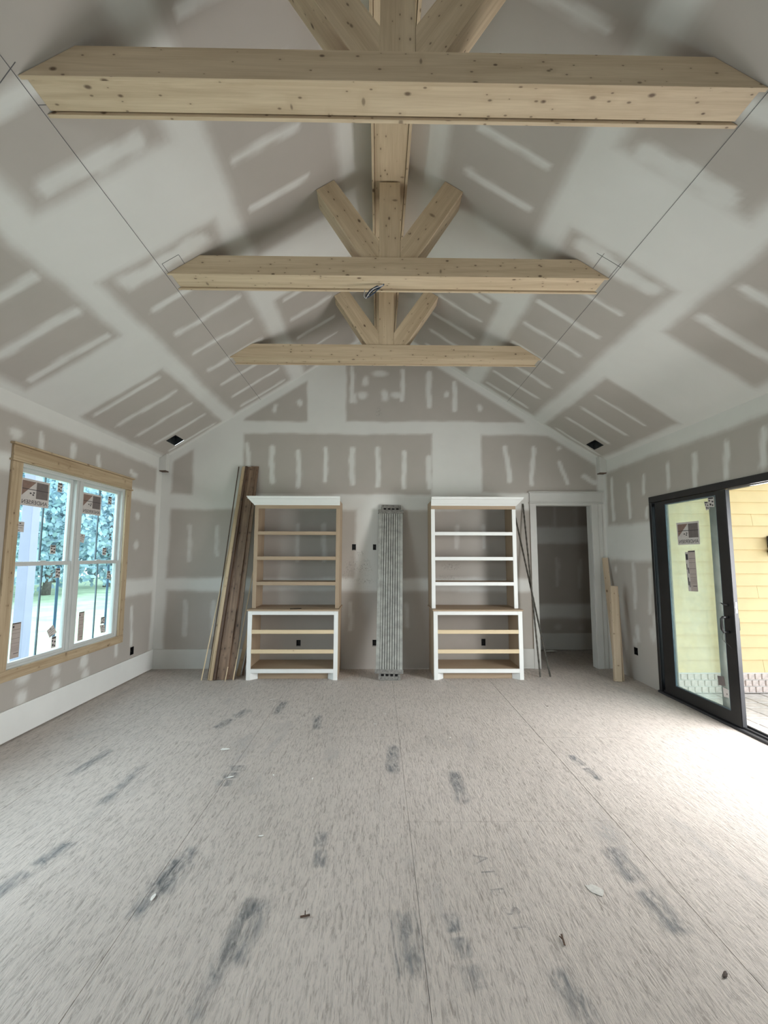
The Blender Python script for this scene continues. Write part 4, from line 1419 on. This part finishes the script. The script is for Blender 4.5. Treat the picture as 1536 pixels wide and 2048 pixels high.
def bracket(s, up):
    """end casting: a flange across the slats and a punched plate beyond it"""
    bm = bmesh.new()
    C0 = A0 + dd * s
    stick(bm, C0 - n_ * .172 + fw * .014, C0 + n_ * .172 + fw * .014, .05, .034, tuple(dd))
    p = 1 if up else -1
    h0, h1 = .028, .098
    for (a, b) in ((-.125, -.098), (-.062, -.042), (-.006, .014), (.050, .070), (.106, .135)):
        m0 = C0 + dd * p * h0 + n_ * ((a + b) / 2)
        stick(bm, m0, C0 + dd * p * (h0 + .026) + n_ * ((a + b) / 2), b - a, .03, tuple(n_))
    stick(bm, C0 + dd * p * (h0 + .026) + n_ * .005, C0 + dd * p * h1 + n_ * .005, .265, .03, tuple(n_))
    o = finish(bm, 'end_bracket', 'alu_dark', wp, dd, 0)
    bm = bmesh.new()
    stick(bm, C0 + dd * p * .02 - fw * .012, C0 + dd * p * .09 - fw * .012, .24, .004, tuple(n_))
    finish(bm, 'bracket_back', 'box', wp, dd, 0)
    for (a, b_) in ((-.1, .08), (-.05, .085), (.04, .08), (.1, .085)):
        bm = bmesh.new()
        c = C0 + dd * p * b_ + n_ * a + fw * .016
        tube(bm, [c, c + fw * .004], .004, 8)
        finish(bm, 'rivet', 'box', wp, uv=False)


bracket(-.005, False)
bracket(LEN, True)

# ------------------------------------------------------------------ two steel rods
for (A, B, lab) in (((2.013, -.418, .006), (1.996, -.012, 2.21), 'steel rod standing nearly upright between the right bookcase and the cased opening'),
                    ((2.144, -.403, .006), (1.872, -.012, 2.10), 'steel rod crossing at a slant, its foot in front of the cased opening')):
    bm = bmesh.new()
    n = 60
    tube(bm, [Vector(A).lerp(Vector(B), i / n) for i in range(n + 1)], [.0105 + (.0015 if i % 2 else -.0008) for i in range(n + 1)], 7)
    finish(bm, 'steel_rod', 'rod', None, uv=False, label=lab, cat='rod', group='ribbed steel rods right of the bookcases')

# ------------------------------------------------------------------ studs by the patio door
lean('short_stud', (2.885, -.592, .002), (2.938, -.50, 1.125), .089, .038, 'stud', 'short knotty stud standing on end left of the black patio door', group=None, cat='stud')
lean('leaning_board', (2.935, -.50, .002), (3.085, -.04, 1.47), .07, .019, 'stud', 'taller thin board leaning into the back right corner behind the short stud', side=(.9, -.3, 0), group=None)
lean('leaning_board', (2.955, -.575, .002), (3.035, -.40, 1.02), .016, .04, 'stud', 'narrow pale strip just behind the short stud', group=None)

# ------------------------------------------------------------------ porch outside the patio door
pw = empty('wall_porch', (4.6, -.85, 0), kind='structure')
box('sheathing', XR + .145, 7.2, -.83, -.70, -.05, 3.4, 'siding', pw, bevel=0)
z = .175
r = 0
while z < 3.0:
    cuts = [XR + .15]
    x = XR + .15 + [1.15, 1.9, 2.6, .8, 2.2, 1.45][r % 6]
    while x < 7.2:
        cuts.append(x)
        x += 3.6
    cuts.append(7.2)
    for i in range(len(cuts) - 1):
        bm = bmesh.new()
        a, b = cuts[i] + .0015, cuts[i + 1] - .0015
        prism(bm, [(-.835, z + .150), (-.840, z + .150), (-.860, z - .002), (-.835, z - .002)], a, b, 'YZ')
        finish(bm, 'siding_board', 'siding', pw, 'X', 0)
    z += .1405
    r += 1
box('mortar_bed', XR + .15, 5.9, -.868, -.836, -.05, .172, 'mortar', pw, bevel=0)
me0 = None
for rr in range(3):
    for c in range(34):
        x = XR + .155 + c * .078 + (.039 if rr % 2 else 0)
        z0 = -.045 + rr * .072
        j = random.uniform(-.003, .003)
        if me0 is None:
            o = box('brick', 0, .068, 0, .02, 0, .062, 'brick', pw, bevel=.004)
            me0 = o.data
        else:
            o = bpy.data.objects.new('brick', me0)
            COL.objects.link(o)
            o.parent = pw
            o.matrix_parent_inverse = Matrix.Translation(pw.location).inverted()
        o.location = (x, -.882 + j, z0)
sc_ = empty('wall_sconce', (4.66, -.86, 1.6), label='bronze wall lantern with pale glass on the yellow porch siding', cat='wall lamp')
box('back_plate', 4.60, 4.72, -.862, -.853, 1.5, 1.74, 'lamp_black', sc_, 'Z', .003)
box('lantern_glass', 4.605, 4.715, -.97, -.88, 1.57, 1.71, 'paper', sc_, 'Z', .004)
box('lantern_cap', 4.59, 4.73, -.985, -.862, 1.711, 1.735, 'lamp_black', sc_, 'X', .004)
bm = bmesh.new()
bx(bm, 4.59, 4.73, -.985, -.862, 1.545, 1.569)
for (x, y) in ((4.595, -.98), (4.717, -.98), (4.595, -.88), (4.717, -.88)):
    bx(bm, x, x + .008, y, y + .008, 1.569, 1.711)
finish(bm, 'lantern_cage', 'lamp_black', sc_, 'Z', 0)

pf = empty('floor_porch', (4.6, -3, -.05), kind='structure')
box('paver_bed', XR + .12, 8.0, YR, -.83, -.12, -.062, 'joint', pf, bevel=0)
me0 = None
cnt = 0
for i in range(12):
    for j in range(22):
        x = XR + .135 + i * .262
        y = -.90 - j * .147
        if me0 is None:
            o = box('paver', 0, .250, -.139, 0, -.062, -.05, 'paver', pf, bevel=.004)
            me0 = o.data
        else:
            o = bpy.data.objects.new('paver', me0)
            COL.objects.link(o)
            o.parent = pf
            o.matrix_parent_inverse = Matrix.Translation(pf.location).inverted()
        o.location = (x, y, random.uniform(-.0025, .0025))
bm = bmesh.new()
for i in range(12, 18):
    for j in range(0, 55):
        x = XR + .135 + i * .262
        y = -.90 - j * .147
        bx(bm, x, x + .25, y - .139, y, -.062, -.05)
for i in range(12):
    for j in range(22, 55):
        x = XR + .135 + i * .262
        y = -.90 - j * .147
        bx(bm, x, x + .25, y - .139, y, -.062, -.05)
finish(bm, 'far_pavers', 'paver', pf, uv=False, kind='stuff')
box('added_porch_roof', XR + .145, 5.6, YR, -.7, 2.78, 2.86, 'primer', kind='structure', bevel=0)  # unseen roof, added to cut the sky light on the siding

# ------------------------------------------------------------------ garden outside the left window
bm = bmesh.new()
bmesh.ops.create_grid(bm, x_segments=40, y_segments=40, size=30)
for v in bm.verts:
    v.co.x += -33.2
    v.co.z = -.45 + .05 * math.sin(v.co.x * .5) * math.cos(v.co.y * .4) + max(0, (-v.co.x - 12)) * .012
finish(bm, 'ground_lawn', 'lawn', None, uv=False, kind='structure')
bm = bmesh.new()
bmesh.ops.create_grid(bm, x_segments=20, y_segments=40, size=30)
for v in bm.verts:
    v.co.x += 38.0
    v.co.z = -.2
finish(bm, 'ground_side_yard', 'lawn', None, uv=False, kind='structure')


def leaf_crown(parent, c, rx, rz_, n, s):
    bm = bmesh.new()
    for k in range(n):
        th = random.uniform(0, 2 * math.pi)
        ph = math.acos(random.uniform(-1, 1))
        rr = random.uniform(.6, 1.0) * (1 + .25 * math.sin(3 * th + c[1]) * math.sin(2 * ph))
        p = Vector((c[0] + rx * rr * math.sin(ph) * math.cos(th), c[1] + rx * rr * math.sin(ph) * math.sin(th), c[2] + rz_ * rr * math.cos(ph)))
        a = Vector((random.gauss(0, 1), random.gauss(0, 1), random.gauss(0, 1))).normalized()
        b = a.orthogonal().normalized()
        q = s * random.uniform(.6, 1.4)
        bm.faces.new([bm.verts.new(p + a * q), bm.verts.new(p + b * q * .6), bm.verts.new(p - a * q), bm.verts.new(p - b * q * .6)])
    return finish(bm, 'foliage', 'leaf', parent, uv=False)


spots = [(-15.5, 11.0, 5.2, 2.15, ''), (-16, 15.5, 5.4, 2.2, ''), (-16, 20.2, 5.6, 2.3, ''), (-14.5, 25.5, 5.6, 1.9, ''), (-21, 14.0, 7.0, 2.35, ''), (-21.5, 19.0, 7.4, 2.4, ''), (-22, 24.2, 7.6, 2.6, ''), (-23, 30, 8.0, 2.9, '')]
for i, (x, y, h, r_, _l) in enumerate(spots):
    t = empty('garden_tree', (x, y, -.4), label='hazy blue leafy tree at the back of the lawn outside the window', cat='tree', group='trees beyond the lawn')
    bm = bmesh.new()
    tube(bm, [(x, y, -.45), (x + .1, y, .6), (x, y + .1, h * .7)], [.2, .15, .08], 8)
    finish(bm, 'trunk', 'bark', t, uv=False, smooth=True)
    leaf_crown(t, (x, y, h * .62), r_, h * .62, 5200, .15)

# porch posts beyond the window
for (x, y, w, lab) in ((-5.0, .36, .15, 'square lilac-white porch post outside the left window'),):
    t = empty('porch_post', (x, y, -.4), label=lab, cat='post')
    box('post_shaft', x - w / 2, x + w / 2, y - w / 2, y + w / 2, -.25, 2.75, 'post', t, 'Z', .006)
    box('post_base', x - w / 2 - .03, x + w / 2 + .03, y - w / 2 - .03, y + w / 2 + .03, -.40, -.25, 'post', t, 'Z', .006)
    box('post_cap', x - w / 2 - .03, x + w / 2 + .03, y - w / 2 - .03, y + w / 2 + .03, 2.75, 2.85, 'post', t, 'Z', .006)
